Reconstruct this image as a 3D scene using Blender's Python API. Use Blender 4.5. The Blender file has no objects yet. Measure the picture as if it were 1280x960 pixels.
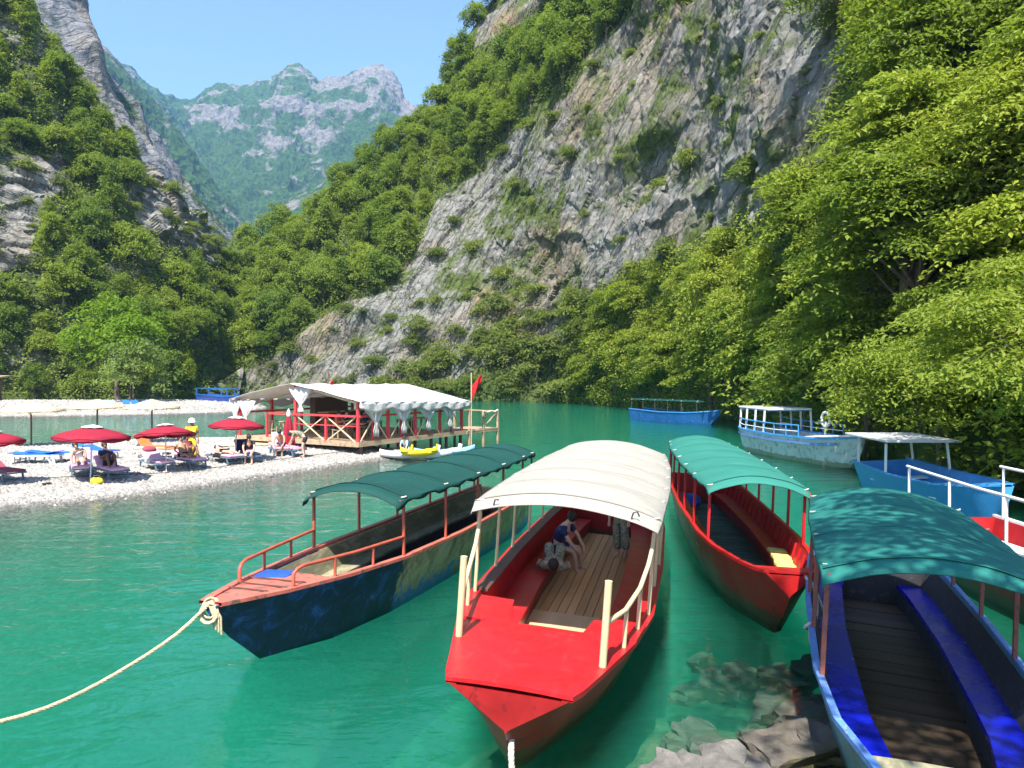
import bpy, bmesh, math, random
import numpy as np
from mathutils import Vector, Matrix, Euler

random.seed(7)
RNG = np.random.default_rng(11)
SC = bpy.context.scene
COL = SC.collection
R = math.radians

# ------------------------------------------------------------------ camera
FPX = 967.0                      # focal length in photo pixels (1280 wide)
CAM_Z = 4.0
PITCH = math.atan(15.0 / FPX)    # the horizon lies 15 px above the picture's centre
cam_data = bpy.data.cameras.new('camera')
cam_data.sensor_width = 36.0
cam_data.lens = 36.0 * FPX / 1280.0
cam_data.clip_start = 0.1
cam_data.clip_end = 20000.0
cam = bpy.data.objects.new('camera', cam_data)
COL.objects.link(cam)
cam.location = (0, 0, CAM_Z)
cam.rotation_euler = (R(90) - PITCH, 0, 0)
SC.camera = cam

# ------------------------------------------------------------------ world, sun, exposure
SUN_TO = Vector((-0.2, -0.98, 0.0)).normalized()
SUN_EL = R(55)
world = bpy.data.worlds.new('World')
SC.world = world
world.use_nodes = True
wn = world.node_tree.nodes
sky = wn.new('ShaderNodeTexSky')
sky.sky_type = 'NISHITA'
sky.sun_disc = False
sky.sun_elevation = SUN_EL
sky.sun_rotation = math.atan2(SUN_TO.x, SUN_TO.y)
sky.altitude = 300
sky.air_density = 1.0
sky.dust_density = 0.6
sky.ozone_density = 3.0
wn['Background'].inputs['Strength'].default_value = 0.11
world.node_tree.links.new(sky.outputs['Color'], wn['Background'].inputs['Color'])

sun_data = bpy.data.lights.new('sun', 'SUN')
sun_data.energy = 4.0
sun_data.angle = R(0.6)
sun_data.color = (1.0, 0.95, 0.86)
sun = bpy.data.objects.new('sun', sun_data)
COL.objects.link(sun)
sun.location = (-30, -60, 90)
sdir = Vector((SUN_TO.x * math.cos(SUN_EL), SUN_TO.y * math.cos(SUN_EL), math.sin(SUN_EL)))
sun.rotation_euler = sdir.to_track_quat('Z', 'Y').to_euler()

SC.view_settings.view_transform = 'Standard'
SC.view_settings.look = 'None'
SC.view_settings.exposure = 1.5
SC.view_settings.gamma = 1.0
SC.view_settings.use_curve_mapping = False
SC.cycles.use_denoising = True
SC.cycles.max_bounces = 8
SC.cycles.diffuse_bounces = 3
SC.cycles.glossy_bounces = 3
SC.cycles.transmission_bounces = 4
SC.cycles.transparent_max_bounces = 12
SC.cycles.volume_bounces = 1
SC.cycles.caustics_reflective = False
SC.cycles.caustics_refractive = False
SC.cycles.sample_clamp_indirect = 4.0
SC.cycles.use_adaptive_sampling = True
SC.cycles.adaptive_threshold = 0.02

# ------------------------------------------------------------------ maths helpers
def ray(px, py):
    """Direction through a photo pixel, scaled so that its y component is 1."""
    a = (px - 640.0) / FPX
    b = (480.0 - py) / FPX
    c, s = math.cos(PITCH), math.sin(PITCH)
    d = Vector((a, c + b * s, b * c - s))
    return d / d.y

def ground(px, py, z=0.0):
    d = ray(px, py)
    t = (z - CAM_Z) / d.z
    return Vector((d.x * t, t, z))

def deep(px, py, dist):
    d = ray(px, py)
    return Vector((d.x * dist, dist, CAM_Z + d.z * dist))

def project(P):
    """World points (n,3) to photo pixels (n,2)."""
    P = np.asarray(P, float)
    c, s = math.cos(PITCH), math.sin(PITCH)
    zc = P[:, 2] - CAM_Z
    f = P[:, 1] * c - zc * s
    u = P[:, 1] * s + zc * c
    f = np.where(f < 0.05, 0.05, f)
    return np.stack([640 + FPX * P[:, 0] / f, 480 - FPX * u / f], 1)

def _hash(ix, iy, iz, seed):
    h = (ix.astype(np.int64) * 374761393 + iy.astype(np.int64) * 668265263 + iz.astype(np.int64) * 2147483647 + seed * 1274126177) & 0xffffffff
    h = ((h ^ (h >> 13)) * 1274126177) & 0xffffffff
    h = ((h ^ (h >> 16)) * 2246822519) & 0xffffffff
    return (h ^ (h >> 15)) & 0xffffffff

def noise3(P, seed=0):
    """Gradient noise about -1..1 for (n,3) points."""
    P = np.asarray(P, float)
    i = np.floor(P).astype(np.int64)
    f = P - i
    w = f * f * f * (f * (f * 6 - 15) + 10)
    out = np.zeros(len(P))
    for dx in (0, 1):
        for dy in (0, 1):
            for dz in (0, 1):
                h = _hash(i[:, 0] + dx, i[:, 1] + dy, i[:, 2] + dz, seed)
                gx = ((h & 1023) / 511.5) - 1
                gy = (((h >> 10) & 1023) / 511.5) - 1
                gz = (((h >> 20) & 1023) / 511.5) - 1
                d = gx * (f[:, 0] - dx) + gy * (f[:, 1] - dy) + gz * (f[:, 2] - dz)
                ww = (w[:, 0] if dx else 1 - w[:, 0]) * (w[:, 1] if dy else 1 - w[:, 1]) * (w[:, 2] if dz else 1 - w[:, 2])
                out += ww * d
    return out * 1.5

def fbm(P, octaves=4, seed=0, gain=0.5):
    P = np.asarray(P, float)
    a, s, o = 1.0, 0.0, np.zeros(len(P))
    for k in range(octaves):
        o += a * noise3(P, seed + k * 17)
        s += a
        a *= gain
        P = P * 2.03 + 5.3
    return o / s

def ridged(P, octaves=4, seed=0):
    P = np.asarray(P, float)
    a, s, o = 1.0, 0.0, np.zeros(len(P))
    for k in range(octaves):
        o += a * (1 - np.abs(noise3(P, seed + k * 13)) * 1.6)
        s += a
        a *= 0.5
        P = P * 2.07 + 3.1
    return o / s

def blocks(P, seed=0):
    """Cellular noise: a random level for the cell a point falls in, and how near the cell's edge it is."""
    P = np.asarray(P, float)
    i = np.floor(P).astype(np.int64)
    f1 = np.full(len(P), 9.0)
    f2 = np.full(len(P), 9.0)
    val = np.zeros(len(P))
    tilt = np.zeros(len(P))
    for dx in (-1, 0, 1):
        for dy in (-1, 0, 1):
            for dz in (-1, 0, 1):
                h = _hash(i[:, 0] + dx, i[:, 1] + dy, i[:, 2] + dz, seed)
                c = np.stack([i[:, 0] + dx + (h & 1023) / 1023.0, i[:, 1] + dy + ((h >> 10) & 1023) / 1023.0, i[:, 2] + dz + ((h >> 20) & 1023) / 1023.0], 1)
                e = P - c
                d = np.sqrt(np.sum(e * e, 1))
                h2 = _hash(i[:, 0] + dx, i[:, 1] + dy, i[:, 2] + dz, seed + 5)
                new = d < f1
                f2 = np.where(new, f1, np.minimum(f2, d))
                val = np.where(new, (h2 & 1023) / 511.5 - 1, val)
                tilt = np.where(new, e[:, 2] * (((h2 >> 10) & 1023) / 511.5 - 0.7) + e[:, 0] * (((h2 >> 20) & 1023) / 511.5 - 1), tilt)
                f1 = np.where(new, d, f1)
    return val, tilt, f2 - f1

def inside(poly, Q):
    """Which of the points Q (n,2) lie inside the polygon."""
    poly = np.asarray(poly, float)
    x, y = Q[:, 0], Q[:, 1]
    r = np.zeros(len(Q), bool)
    j = len(poly) - 1
    for k in range(len(poly)):
        xi, yi = poly[k]
        xj, yj = poly[j]
        c = ((yi > y) != (yj > y)) & (x < (xj - xi) * (y - yi) / ((yj - yi) or 1e-9) + xi)
        r ^= c
        j = k
    return r

# ------------------------------------------------------------------ mesh helpers
class MB:
    """Collects shapes and links them as ONE mesh object."""
    def __init__(s):
        s.v, s.f = [], []

    def add(s, verts, faces):
        o = len(s.v)
        s.v.extend([tuple(p) for p in verts])
        s.f.extend([tuple(i + o for i in f) for f in faces])
        return s

    def box(s, c, size, rot=None, taper=None):
        hx, hy, hz = size[0] / 2, size[1] / 2, size[2] / 2
        pts = [Vector((x * hx, y * hy, z * hz)) for z in (-1, 1) for y in (-1, 1) for x in (-1, 1)]
        if taper:
            for p in pts[4:]:
                p.x *= taper[0]
                p.y *= taper[1]
        if rot is not None:
            m = rot if isinstance(rot, Matrix) else Euler(rot).to_matrix()
            pts = [m @ p for p in pts]
        c = Vector(c)
        return s.add([p + c for p in pts], [(0, 2, 3, 1), (4, 5, 7, 6), (0, 1, 5, 4), (2, 6, 7, 3), (0, 4, 6, 2), (1, 3, 7, 5)])

    def bar(s, p, q, w=0.05, h=0.05, up=(0, 0, 1)):
        p, q = Vector(p), Vector(q)
        d = q - p
        L = d.length
        d.normalize()
        u = Vector(up)
        if abs(d.dot(u)) > 0.98:
            u = Vector((0, 1, 0)) if abs(d.y) < 0.9 else Vector((1, 0, 0))
        x = d.cross(u).normalized()
        z = x.cross(d).normalized()
        m = Matrix((x, d, z)).transposed()
        return s.box((p + q) / 2, (w, L, h), m)

    def tube(s, pts, r=0.03, n=8, cap=True):
        pts = [Vector(p) for p in pts]
        rr = r if isinstance(r, (list, tuple)) else [r] * len(pts)
        o = len(s.v)
        prev = None
        for i, p in enumerate(pts):
            d = (pts[min(i + 1, len(pts) - 1)] - pts[max(i - 1, 0)]).normalized()
            if prev is None:
                a = Vector((0, 0, 1)) if abs(d.z) < 0.9 else Vector((1, 0, 0))
                x = d.cross(a).normalized()
            else:
                x = (prev - d * prev.dot(d)).normalized()
            prev = x
            y = d.cross(x)
            for k in range(n):
                t = 2 * math.pi * k / n
                s.v.append(tuple(p + (x * math.cos(t) + y * math.sin(t)) * rr[i]))
        for i in range(len(pts) - 1):
            for k in range(n):
                a, b = o + i * n + k, o + i * n + (k + 1) % n
                s.f.append((a, b, b + n, a + n))
        if cap:
            s.f.append(tuple(o + k for k in range(n))[::-1])
            s.f.append(tuple(o + (len(pts) - 1) * n + k for k in range(n)))
        return s

    def lathe(s, c, prof, n=16, wob=0.0, flute=0):
        c = Vector(c)
        o = len(s.v)
        for (r, z) in prof:
            for k in range(n):
                t = 2 * math.pi * k / n
                q = r * (1 + wob * math.cos(flute * t)) if flute else r
                s.v.append((c.x + q * math.cos(t), c.y + q * math.sin(t), c.z + z))
        for i in range(len(prof) - 1):
            for k in range(n):
                a, b = o + i * n + k, o + i * n + (k + 1) % n
                s.f.append((a, b, b + n, a + n))
        s.f.append(tuple(o + k for k in range(n))[::-1])
        s.f.append(tuple(o + (len(prof) - 1) * n + k for k in range(n)))
        return s

    def grid(s, rows):
        """A sheet from a list of rows of points."""
        o = len(s.v)
        n = len(rows[0])
        for r_ in rows:
            s.v.extend([tuple(p) for p in r_])
        for i in range(len(rows) - 1):
            for k in range(n - 1):
                a = o + i * n + k
                s.f.append((a, a + 1, a + n + 1, a + n))
        return s

    def blob(s, c, size, rot=None, seg=10, rings=6, wob=0.0, seed=1, power=1.0):
        c = Vector(c)
        m = Euler(rot).to_matrix() if rot else Matrix.Identity(3)
        rnd = random.Random(seed)
        o = len(s.v)
        for i in range(rings + 1):
            ph = math.pi * i / rings
            for k in range(seg):
                t = 2 * math.pi * k / seg
                d = Vector((math.sin(ph) * math.cos(t), math.sin(ph) * math.sin(t), math.cos(ph)))
                d = Vector([math.copysign(abs(a) ** power, a) for a in d])
                q = 1 + (rnd.uniform(-wob, wob) if 0 < i < rings else 0)
                s.v.append(tuple(c + m @ Vector((d.x * size[0] * q, d.y * size[1] * q, d.z * size[2] * q))))
        for i in range(rings):
            for k in range(seg):
                a, b = o + i * seg + k, o + i * seg + (k + 1) % seg
                s.f.append((a, b, b + seg, a + seg)[::-1])
        return s

    def mesh(s, name, smooth=None):
        me = bpy.data.meshes.new(name)
        me.from_pydata(s.v, [], s.f)
        if smooth:
            me.shade_smooth()
            me.set_sharp_from_angle(angle=R(smooth))
        me.update()
        return me

    def build(s, name, m, parent=None, smooth=None, bevel=0.0, solid=0.0):
        return link(name, s.mesh(name, smooth), m, parent, bevel, solid)

def link(name, me, m, parent=None, bevel=0.0, solid=0.0):
    if m is not None and not me.materials:
        me.materials.append(m)
    o = bpy.data.objects.new(name, me)
    COL.objects.link(o)
    if parent is not None:
        o.parent = parent
    if solid:
        md = o.modifiers.new('solid', 'SOLIDIFY')
        md.thickness = solid
        md.offset = 0
    if bevel:
        md = o.modifiers.new('bevel', 'BEVEL')
        md.width = bevel
        md.segments = 2
        md.limit_method = 'ANGLE'
        md.angle_limit = R(40)
    return o

def fast_mesh(name, V, F, smooth=False):
    """Mesh from numpy arrays: V (n,3), F (m,3 or 4)."""
    V = np.ascontiguousarray(V, dtype=np.float32)
    F = np.ascontiguousarray(F, dtype=np.int32)
    me = bpy.data.meshes.new(name)
    me.vertices.add(len(V))
    me.vertices.foreach_set('co', V.ravel())
    k = F.shape[1]
    me.loops.add(F.size)
    me.loops.foreach_set('vertex_index', F.ravel())
    me.polygons.add(len(F))
    me.polygons.foreach_set('loop_start', np.arange(0, F.size, k, dtype=np.int32))
    me.polygons.foreach_set('use_smooth', np.full(len(F), bool(smooth)))
    me.update(calc_edges=True)
    me.validate()
    return me

def vattr(me, name, vals):
    a = me.attributes.new(name, 'FLOAT', 'POINT')
    a.data.foreach_set('value', np.ascontiguousarray(vals, dtype=np.float32))

def grid_faces(nr, nc):
    i = np.arange(nr - 1)[:, None] * nc + np.arange(nc - 1)[None, :]
    i = i.ravel()
    return np.stack([i, i + 1, i + nc + 1, i + nc], 1)

def tag(o, label=None, cat=None, group=None, kind=None):
    if label: o['label'] = label
    if cat: o['category'] = cat
    if group: o['group'] = group
    if kind: o['kind'] = kind
    return o

def empty(name, loc=(0, 0, 0), rz=0.0, label=None, cat=None, group=None):
    o = bpy.data.objects.new(name, None)
    COL.objects.link(o)
    o.location = loc
    o.rotation_euler = (0, 0, rz)
    o.empty_display_size = 0.2
    return tag(o, label, cat, group)

KIDS = {}
def copy_tree(o, parent=None):
    c = o.copy()
    COL.objects.link(c)
    c.parent = parent
    for ch in o.children:
        copy_tree(ch, c)
    return c

# ------------------------------------------------------------------ material helpers
def new_mat(name):
    m = bpy.data.materials.new(name)
    m.use_nodes = True
    nt = m.node_tree
    return m, nt, nt.nodes['Principled BSDF']

def N(nt, t, **kw):
    n = nt.nodes.new('ShaderNode' + t)
    for k, v in kw.items():
        if k in n.inputs:
            n.inputs[k].default_value = v
        else:
            setattr(n, k, v)
    return n

def ramp(nt, src, stops, interp='LINEAR'):
    n = nt.nodes.new('ShaderNodeValToRGB')
    cr = n.color_ramp
    cr.interpolation = interp
    while len(cr.elements) < len(stops):
        cr.elements.new(0.5)
    for e, (p, c) in zip(cr.elements, stops):
        e.position = p
        e.color = (c, c, c, 1) if isinstance(c, (int, float)) else (*c, 1)
    nt.links.new(src, n.inputs['Fac'])
    return n

def mixc(nt, fac, a, b, mode='MIX'):
    n = nt.nodes.new('ShaderNodeMix')
    n.data_type = 'RGBA'
    n.blend_type = mode
    for sock, val in ((n.inputs[0], fac), (n.inputs[6], a), (n.inputs[7], b)):
        if isinstance(val, bpy.types.NodeSocket):
            nt.links.new(val, sock)
        elif isinstance(val, (int, float)):
            sock.default_value = val
        else:
            sock.default_value = (*val, 1)
    return n.outputs[2]

def coords(nt, which='Object', scale=None):
    tc = nt.nodes.new('ShaderNodeTexCoord')
    if scale is None:
        return tc.outputs[which]
    mp = nt.nodes.new('ShaderNodeMapping')
    mp.inputs['Scale'].default_value = scale
    nt.links.new(tc.outputs[which], mp.inputs['Vector'])
    return mp.outputs['Vector']

def noise(nt, vec, scale, detail=4, rough=0.55, dist=0.0):
    n = N(nt, 'TexNoise')
    n.inputs['Scale'].default_value = scale
    n.inputs['Detail'].default_value = detail
    n.inputs['Roughness'].default_value = rough
    n.inputs['Distortion'].default_value = dist
    nt.links.new(vec, n.inputs['Vector'])
    return n.outputs['Fac']

def bump(nt, h, strength=0.3, dist=0.02, normal=None):
    b = N(nt, 'Bump')
    b.inputs['Strength'].default_value = strength
    b.inputs['Distance'].default_value = dist
    nt.links.new(h, b.inputs['Height'])
    if normal is not None:
        nt.links.new(normal, b.inputs['Normal'])
    return b.outputs['Normal']

def paint(name, col, rough=0.5, worn=None, wear=0.5, scale=4.0, var=0.25, bumpy=0.15, spec=0.4, stretch=(1, 1, 1), stain=None, scuff=None):
    """Painted or plain surface: blotchy tone, optional wear to another colour, fine relief."""
    m, nt, p = new_mat(name)
    v = coords(nt, 'Object', stretch)
    n1 = noise(nt, v, scale, 5, 0.6)
    lo = tuple(c * (1 - var) for c in col)
    hi = tuple(min(1, c * (1 + var)) for c in col)
    c = ramp(nt, n1, [(0.25, lo), (0.75, hi)]).outputs['Color']
    if worn:
        n2 = noise(nt, v, scale * 2.3, 8, 0.7, 0.4)
        f = ramp(nt, n2, [(max(0, wear - 0.05), 0.0), (min(1, wear + 0.05), 1.0)]).outputs['Color']
        c = mixc(nt, f, c, worn)
    if scuff:          # scrapes and brush marks
        for rot_, st_ in ((0.5, (5, 0.8, 1)), (0.95, (4, 0.5, 1))):
            mp = N(nt, 'Mapping')
            mp.inputs['Rotation'].default_value = (0, 0, rot_)
            mp.inputs['Scale'].default_value = st_
            nt.links.new(coords(nt, 'Object'), mp.inputs['Vector'])
            f = ramp(nt, noise(nt, mp.outputs[0], 2.6, 7, 0.7, 0.3), [(0.60, 0.0), (0.74, 0.4)]).outputs['Color']
            c = mixc(nt, f, c, scuff)
    if stain:          # algae and scum up to the usual water line
        sx = N(nt, 'SeparateXYZ')
        nt.links.new(coords(nt, 'Object'), sx.inputs[0])
        a = N(nt, 'Math', operation='MULTIPLY_ADD')
        nt.links.new(noise(nt, coords(nt, 'Object', (1, 1, 3)), 2.2, 6, 0.65), a.inputs[0])
        a.inputs[1].default_value = -0.35
        nt.links.new(sx.outputs['Z'], a.inputs[2])
        f = ramp(nt, a.outputs[0], [(0.0, 0.8), (0.06, 0.0)]).outputs['Color']
        c = mixc(nt, f, c, stain)
    nt.links.new(c, p.inputs['Base Color'])
    n3 = noise(nt, v, scale * 9, 6, 0.65)
    nt.links.new(bump(nt, n3, bumpy, 0.02), p.inputs['Normal'])
    rr = ramp(nt, n1, [(0.2, max(0, rough - 0.12)), (0.8, min(1, rough + 0.12))])
    nt.links.new(rr.outputs['Color'], p.inputs['Roughness'])
    p.inputs['Specular IOR Level'].default_value = spec
    return m

def wood(name, col, dark, scale=6.0, stretch=(1, 0.08, 1), rough=0.7):
    m, nt, p = new_mat(name)
    oi = N(nt, 'ObjectInfo')
    v = coords(nt, 'Object', stretch)
    off = nt.nodes.new('ShaderNodeVectorMath')
    off.operation = 'ADD'
    nt.links.new(v, off.inputs[0])
    sc = nt.nodes.new('ShaderNodeVectorMath')
    sc.operation = 'SCALE'
    cb = N(nt, 'CombineXYZ')
    for k in range(3):
        nt.links.new(oi.outputs['Random'], cb.inputs[k])
    nt.links.new(cb.outputs[0], sc.inputs[0])
    sc.inputs['Scale'].default_value = 37.0
    nt.links.new(sc.outputs[0], off.inputs[1])
    n1 = noise(nt, off.outputs[0], scale, 7, 0.7, 0.6)
    c = ramp(nt, n1, [(0.3, dark), (0.7, col)]).outputs['Color']
    tone = ramp(nt, oi.outputs['Random'], [(0, 0.75), (1, 1.15)]).outputs['Color']
    c = mixc(nt, 1.0, c, tone, 'MULTIPLY')
    nt.links.new(c, p.inputs['Base Color'])
    nt.links.new(bump(nt, n1, 0.3, 0.01), p.inputs['Normal'])
    p.inputs['Roughness'].default_value = rough
    return m
# ------------------------------------------------------------------ materials of the setting
def rock_mat(name, grey=(0.25, 0.245, 0.23), tan=(0.255, 0.195, 0.125), dark=(0.085, 0.085, 0.08), pale=(0.50, 0.485, 0.46), green=(0.085, 0.115, 0.028), s=1.0, tilt=28):
    m, nt, p = new_mat(name)
    v = coords(nt, 'Object')
    big = noise(nt, v, 0.045 * s, 5, 0.6, 0.5)
    med = noise(nt, v, 0.22 * s, 8, 0.65, 0.8)
    # beds in the rock: noise stretched along the dip
    mp = N(nt, 'Mapping')
    mp.inputs['Rotation'].default_value = (0, R(tilt), R(-20))
    nt.links.new(v, mp.inputs['Vector'])
    mp2 = N(nt, 'Mapping')
    mp2.inputs['Scale'].default_value = (0.12, 0.12, 1.0)
    nt.links.new(mp.outputs[0], mp2.inputs['Vector'])
    bed = noise(nt, mp2.outputs[0], 0.9 * s, 8, 0.7, 0.6)
    mp3 = N(nt, 'Mapping')
    mp3.inputs['Scale'].default_value = (1.0, 1.0, 0.1)
    nt.links.new(v, mp3.inputs['Vector'])
    streak = noise(nt, mp3.outputs[0], 0.55 * s, 6, 0.65, 0.3)
    c = mixc(nt, ramp(nt, big, [(0.47, 0.0), (0.66, 1.0)]).outputs['Color'], grey, tan)
    c = mixc(nt, ramp(nt, bed, [(0.28, 0.9), (0.42, 0.0)]).outputs['Color'], c, dark)
    c = mixc(nt, ramp(nt, streak, [(0.30, 0.85), (0.45, 0.0)]).outputs['Color'], c, dark)
    c = mixc(nt, ramp(nt, med, [(0.58, 0.0), (0.70, 0.8)]).outputs['Color'], c, pale)
    fine = noise(nt, v, 1.6 * s, 8, 0.7)
    c = mixc(nt, 1.0, c, ramp(nt, fine, [(0.25, 0.55), (0.75, 1.3)]).outputs['Color'], 'MULTIPLY')
    at = N(nt, 'Attribute', attribute_name='veg')
    gf = N(nt, 'Math', operation='ADD')
    nt.links.new(at.outputs['Fac'], gf.inputs[0])
    gn = ramp(nt, med, [(0.3, -0.0), (0.7, 0.5)])
    nt.links.new(gn.outputs['Color'], gf.inputs[1])
    gm = ramp(nt, gf.outputs[0], [(0.52, 0.0), (0.75, 1.0)])
    gcol = ramp(nt, fine, [(0.3, tuple(a * 0.45 for a in green)), (0.7, tuple(a * 1.5 for a in green))]).outputs['Color']
    c = mixc(nt, gm.outputs['Color'], c, gcol)
    nt.links.new(c, p.inputs['Base Color'])
    vo = N(nt, 'TexVoronoi', feature='DISTANCE_TO_EDGE')
    vo.inputs['Scale'].default_value = 0.42 * s
    wv = N(nt, 'VectorMath', operation='ADD')
    nt.links.new(mp2.outputs[0], wv.inputs[0])
    nz = N(nt, 'TexNoise')
    nz.inputs['Scale'].default_value = 0.5 * s
    nz.inputs['Detail'].default_value = 5
    nt.links.new(v, nz.inputs['Vector'])
    nt.links.new(nz.outputs['Color'], wv.inputs[1])
    vo2 = N(nt, 'VectorMath', operation='SCALE')
    vo2.inputs['Scale'].default_value = 2.2
    nt.links.new(wv.outputs[0], vo2.inputs[0])
    nt.links.new(vo2.outputs[0], vo.inputs['Vector'])
    crack = ramp(nt, vo.outputs['Distance'], [(0.0, 0.0), (0.07, 1.0)]).outputs['Color']
    c = mixc(nt, ramp(nt, crack, [(0.0, 0.5), (0.6, 0.0)]).outputs['Color'], c, dark)
    nt.links.new(c, p.inputs['Base Color'])
    b0 = bump(nt, crack, 0.9, 0.6 / s)
    b1 = bump(nt, bed, 0.9, 0.9 / s, b0)
    b2 = bump(nt, fine, 0.9, 0.35 / s, b1)
    nt.links.new(b2, p.inputs['Normal'])
    p.inputs['Roughness'].default_value = 0.9
    p.inputs['Specular IOR Level'].default_value = 0.15
    return m

def far_mat(name, forest=(0.055, 0.115, 0.024), rock=(0.225, 0.205, 0.19), meadow=(0.09, 0.14, 0.035), s=1.0):
    m, nt, p = new_mat(name)
    v = coords(nt, 'Object')
    at = N(nt, 'Attribute', attribute_name='veg')
    tex = noise(nt, v, 0.02 * s, 8, 0.7, 0.6)
    fine = noise(nt, v, 0.11 * s, 7, 0.7)
    add = N(nt, 'Math', operation='ADD')
    nt.links.new(at.outputs['Fac'], add.inputs[0])
    sub = N(nt, 'Math', operation='MULTIPLY_ADD')
    nt.links.new(tex, sub.inputs[0])
    sub.inputs[1].default_value = 1.6
    sub.inputs[2].default_value = -0.8
    nt.links.new(sub.outputs[0], add.inputs[1])
    f = ramp(nt, add.outputs[0], [(0.40, 0.0), (0.54, 1.0)]).outputs['Color']
    gc = ramp(nt, fine, [(0.35, tuple(a * 0.35 for a in forest)), (0.55, forest), (0.72, meadow)]).outputs['Color']
    rc = ramp(nt, fine, [(0.3, tuple(a * 0.40 for a in rock)), (0.5, rock), (0.75, tuple(min(1, a * 1.35) for a in rock))]).outputs['Color']
    nt.links.new(mixc(nt, f, rc, gc), p.inputs['Base Color'])
    nt.links.new(bump(nt, fine, 1.0, 7.0 / s), p.inputs['Normal'])
    p.inputs['Roughness'].default_value = 0.95
    p.inputs['Specular IOR Level'].default_value = 0.1
    return m

def wet_edge(nt, p, c):
    """Stones are darker and glossier just above the water line, where the wash keeps them wet."""
    ge = N(nt, 'NewGeometry')
    sx = N(nt, 'SeparateXYZ')
    nt.links.new(ge.outputs['Position'], sx.inputs[0])
    f = ramp(nt, sx.outputs['Z'], [(0.03, 1.0), (0.14, 0.0)]).outputs['Color']
    nt.links.new(mixc(nt, f, c, mixc(nt, 1.0, c, (0.42, 0.42, 0.40), 'MULTIPLY')), p.inputs['Base Color'])
    nt.links.new(ramp(nt, f, [(0.0, 0.85), (1.0, 0.35)]).outputs['Color'], p.inputs['Roughness'])

def gravel_mat(name, a=(0.29, 0.275, 0.25), b=(0.44, 0.42, 0.38)):
    m, nt, p = new_mat(name)
    v = coords(nt, 'Object')
    vo = N(nt, 'TexVoronoi')
    vo.inputs['Scale'].default_value = 9.0
    nt.links.new(v, vo.inputs['Vector'])
    n1 = noise(nt, v, 0.5, 5, 0.6)
    g = N(nt, 'SeparateColor')
    nt.links.new(vo.outputs['Color'], g.inputs[0])
    c = ramp(nt, g.outputs[0], [(0.0, tuple(x * 0.65 for x in a)), (0.5, a), (1.0, b)]).outputs['Color']
    c = mixc(nt, 1.0, c, ramp(nt, n1, [(0.3, 0.82), (0.7, 1.1)]).outputs['Color'], 'MULTIPLY')
    wet_edge(nt, p, c)
    nt.links.new(bump(nt, vo.outputs['Distance'], 0.8, -0.06), p.inputs['Normal'])
    return m

def water_mat(name):
    m, nt, p = new_mat(name)
    out = nt.nodes['Material Output']
    nt.nodes.remove(p)
    v = coords(nt, 'Object')
    mp = N(nt, 'Mapping')
    mp.inputs['Scale'].default_value = (0.8, 1.5, 1)
    mp.inputs['Rotation'].default_value = (0, 0, R(12))
    nt.links.new(v, mp.inputs['Vector'])
    w1 = noise(nt, mp.outputs[0], 0.9, 3, 0.55, 0.6)
    w2 = noise(nt, mp.outputs[0], 3.4, 3, 0.6, 0.5)
    b1 = bump(nt, w1, 0.55, 0.11)
    b2 = bump(nt, w2, 0.42, 0.03, b1)
    gl = N(nt, 'BsdfGlossy')
    gl.inputs['Roughness'].default_value = 0.03
    nt.links.new(b2, gl.inputs['Normal'])
    tr = N(nt, 'BsdfTransparent')
    tr.inputs['Color'].default_value = (0.93, 1.0, 0.98, 1)
    fr = N(nt, 'Fresnel')
    fr.inputs['IOR'].default_value = 1.33
    nt.links.new(b2, fr.inputs['Normal'])
    mx = N(nt, 'MixShader')
    nt.links.new(fr.outputs[0], mx.inputs[0])
    nt.links.new(tr.outputs[0], mx.inputs[1])
    nt.links.new(gl.outputs[0], mx.inputs[2])
    nt.links.new(mx.outputs[0], out.inputs['Surface'])
    sc = N(nt, 'VolumeScatter')
    sc.inputs['Color'].default_value = (0.10, 0.80, 0.58, 1)
    sc.inputs['Density'].default_value = 0.125
    sc.inputs['Anisotropy'].default_value = 0.0
    ab = N(nt, 'VolumeAbsorption')
    ab.inputs['Color'].default_value = (0.22, 0.80, 0.72, 1)
    ab.inputs['Density'].default_value = 0.48
    ad = N(nt, 'AddShader')
    nt.links.new(sc.outputs[0], ad.inputs[0])
    nt.links.new(ab.outputs[0], ad.inputs[1])
    nt.links.new(ad.outputs[0], out.inputs['Volume'])
    return m

M = {}
M['cliff'] = rock_mat('cliff_rock', tilt=62)
M['hill'] = rock_mat('hill_rock', grey=(0.30, 0.29, 0.27), tan=(0.31, 0.25, 0.18), tilt=-18)
M['crag'] = rock_mat('crag_rock', grey=(0.27, 0.27, 0.28), tan=(0.30, 0.26, 0.20), green=(0.04, 0.075, 0.02), s=0.45, tilt=60)
M['far'] = far_mat('far_mountain')
M['gravel'] = gravel_mat('gravel')
M['water'] = water_mat('river_water')

# ------------------------------------------------------------------ sheets of terrain
def resample(pts, n):
    pts = np.array([tuple(p) for p in pts])
    d = np.r_[0, np.cumsum(np.ones(len(pts) - 1))]
    t = np.linspace(0, d[-1], n)
    # smooth (Catmull-Rom) interpolation through the control points
    out = np.zeros((n, 3))
    P = np.vstack([2 * pts[0] - pts[1], pts, 2 * pts[-1] - pts[-2]])
    i = np.clip(np.floor(t).astype(int), 0, len(pts) - 2)
    f = (t - i)[:, None]
    p0, p1, p2, p3 = P[i], P[i + 1], P[i + 2], P[i + 3]
    out = 0.5 * (2 * p1 + (p2 - p0) * f + (2 * p0 - 5 * p1 + 4 * p2 - p3) * f ** 2 + (3 * p1 - p0 - 3 * p2 + p3) * f ** 3)
    return out

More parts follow.
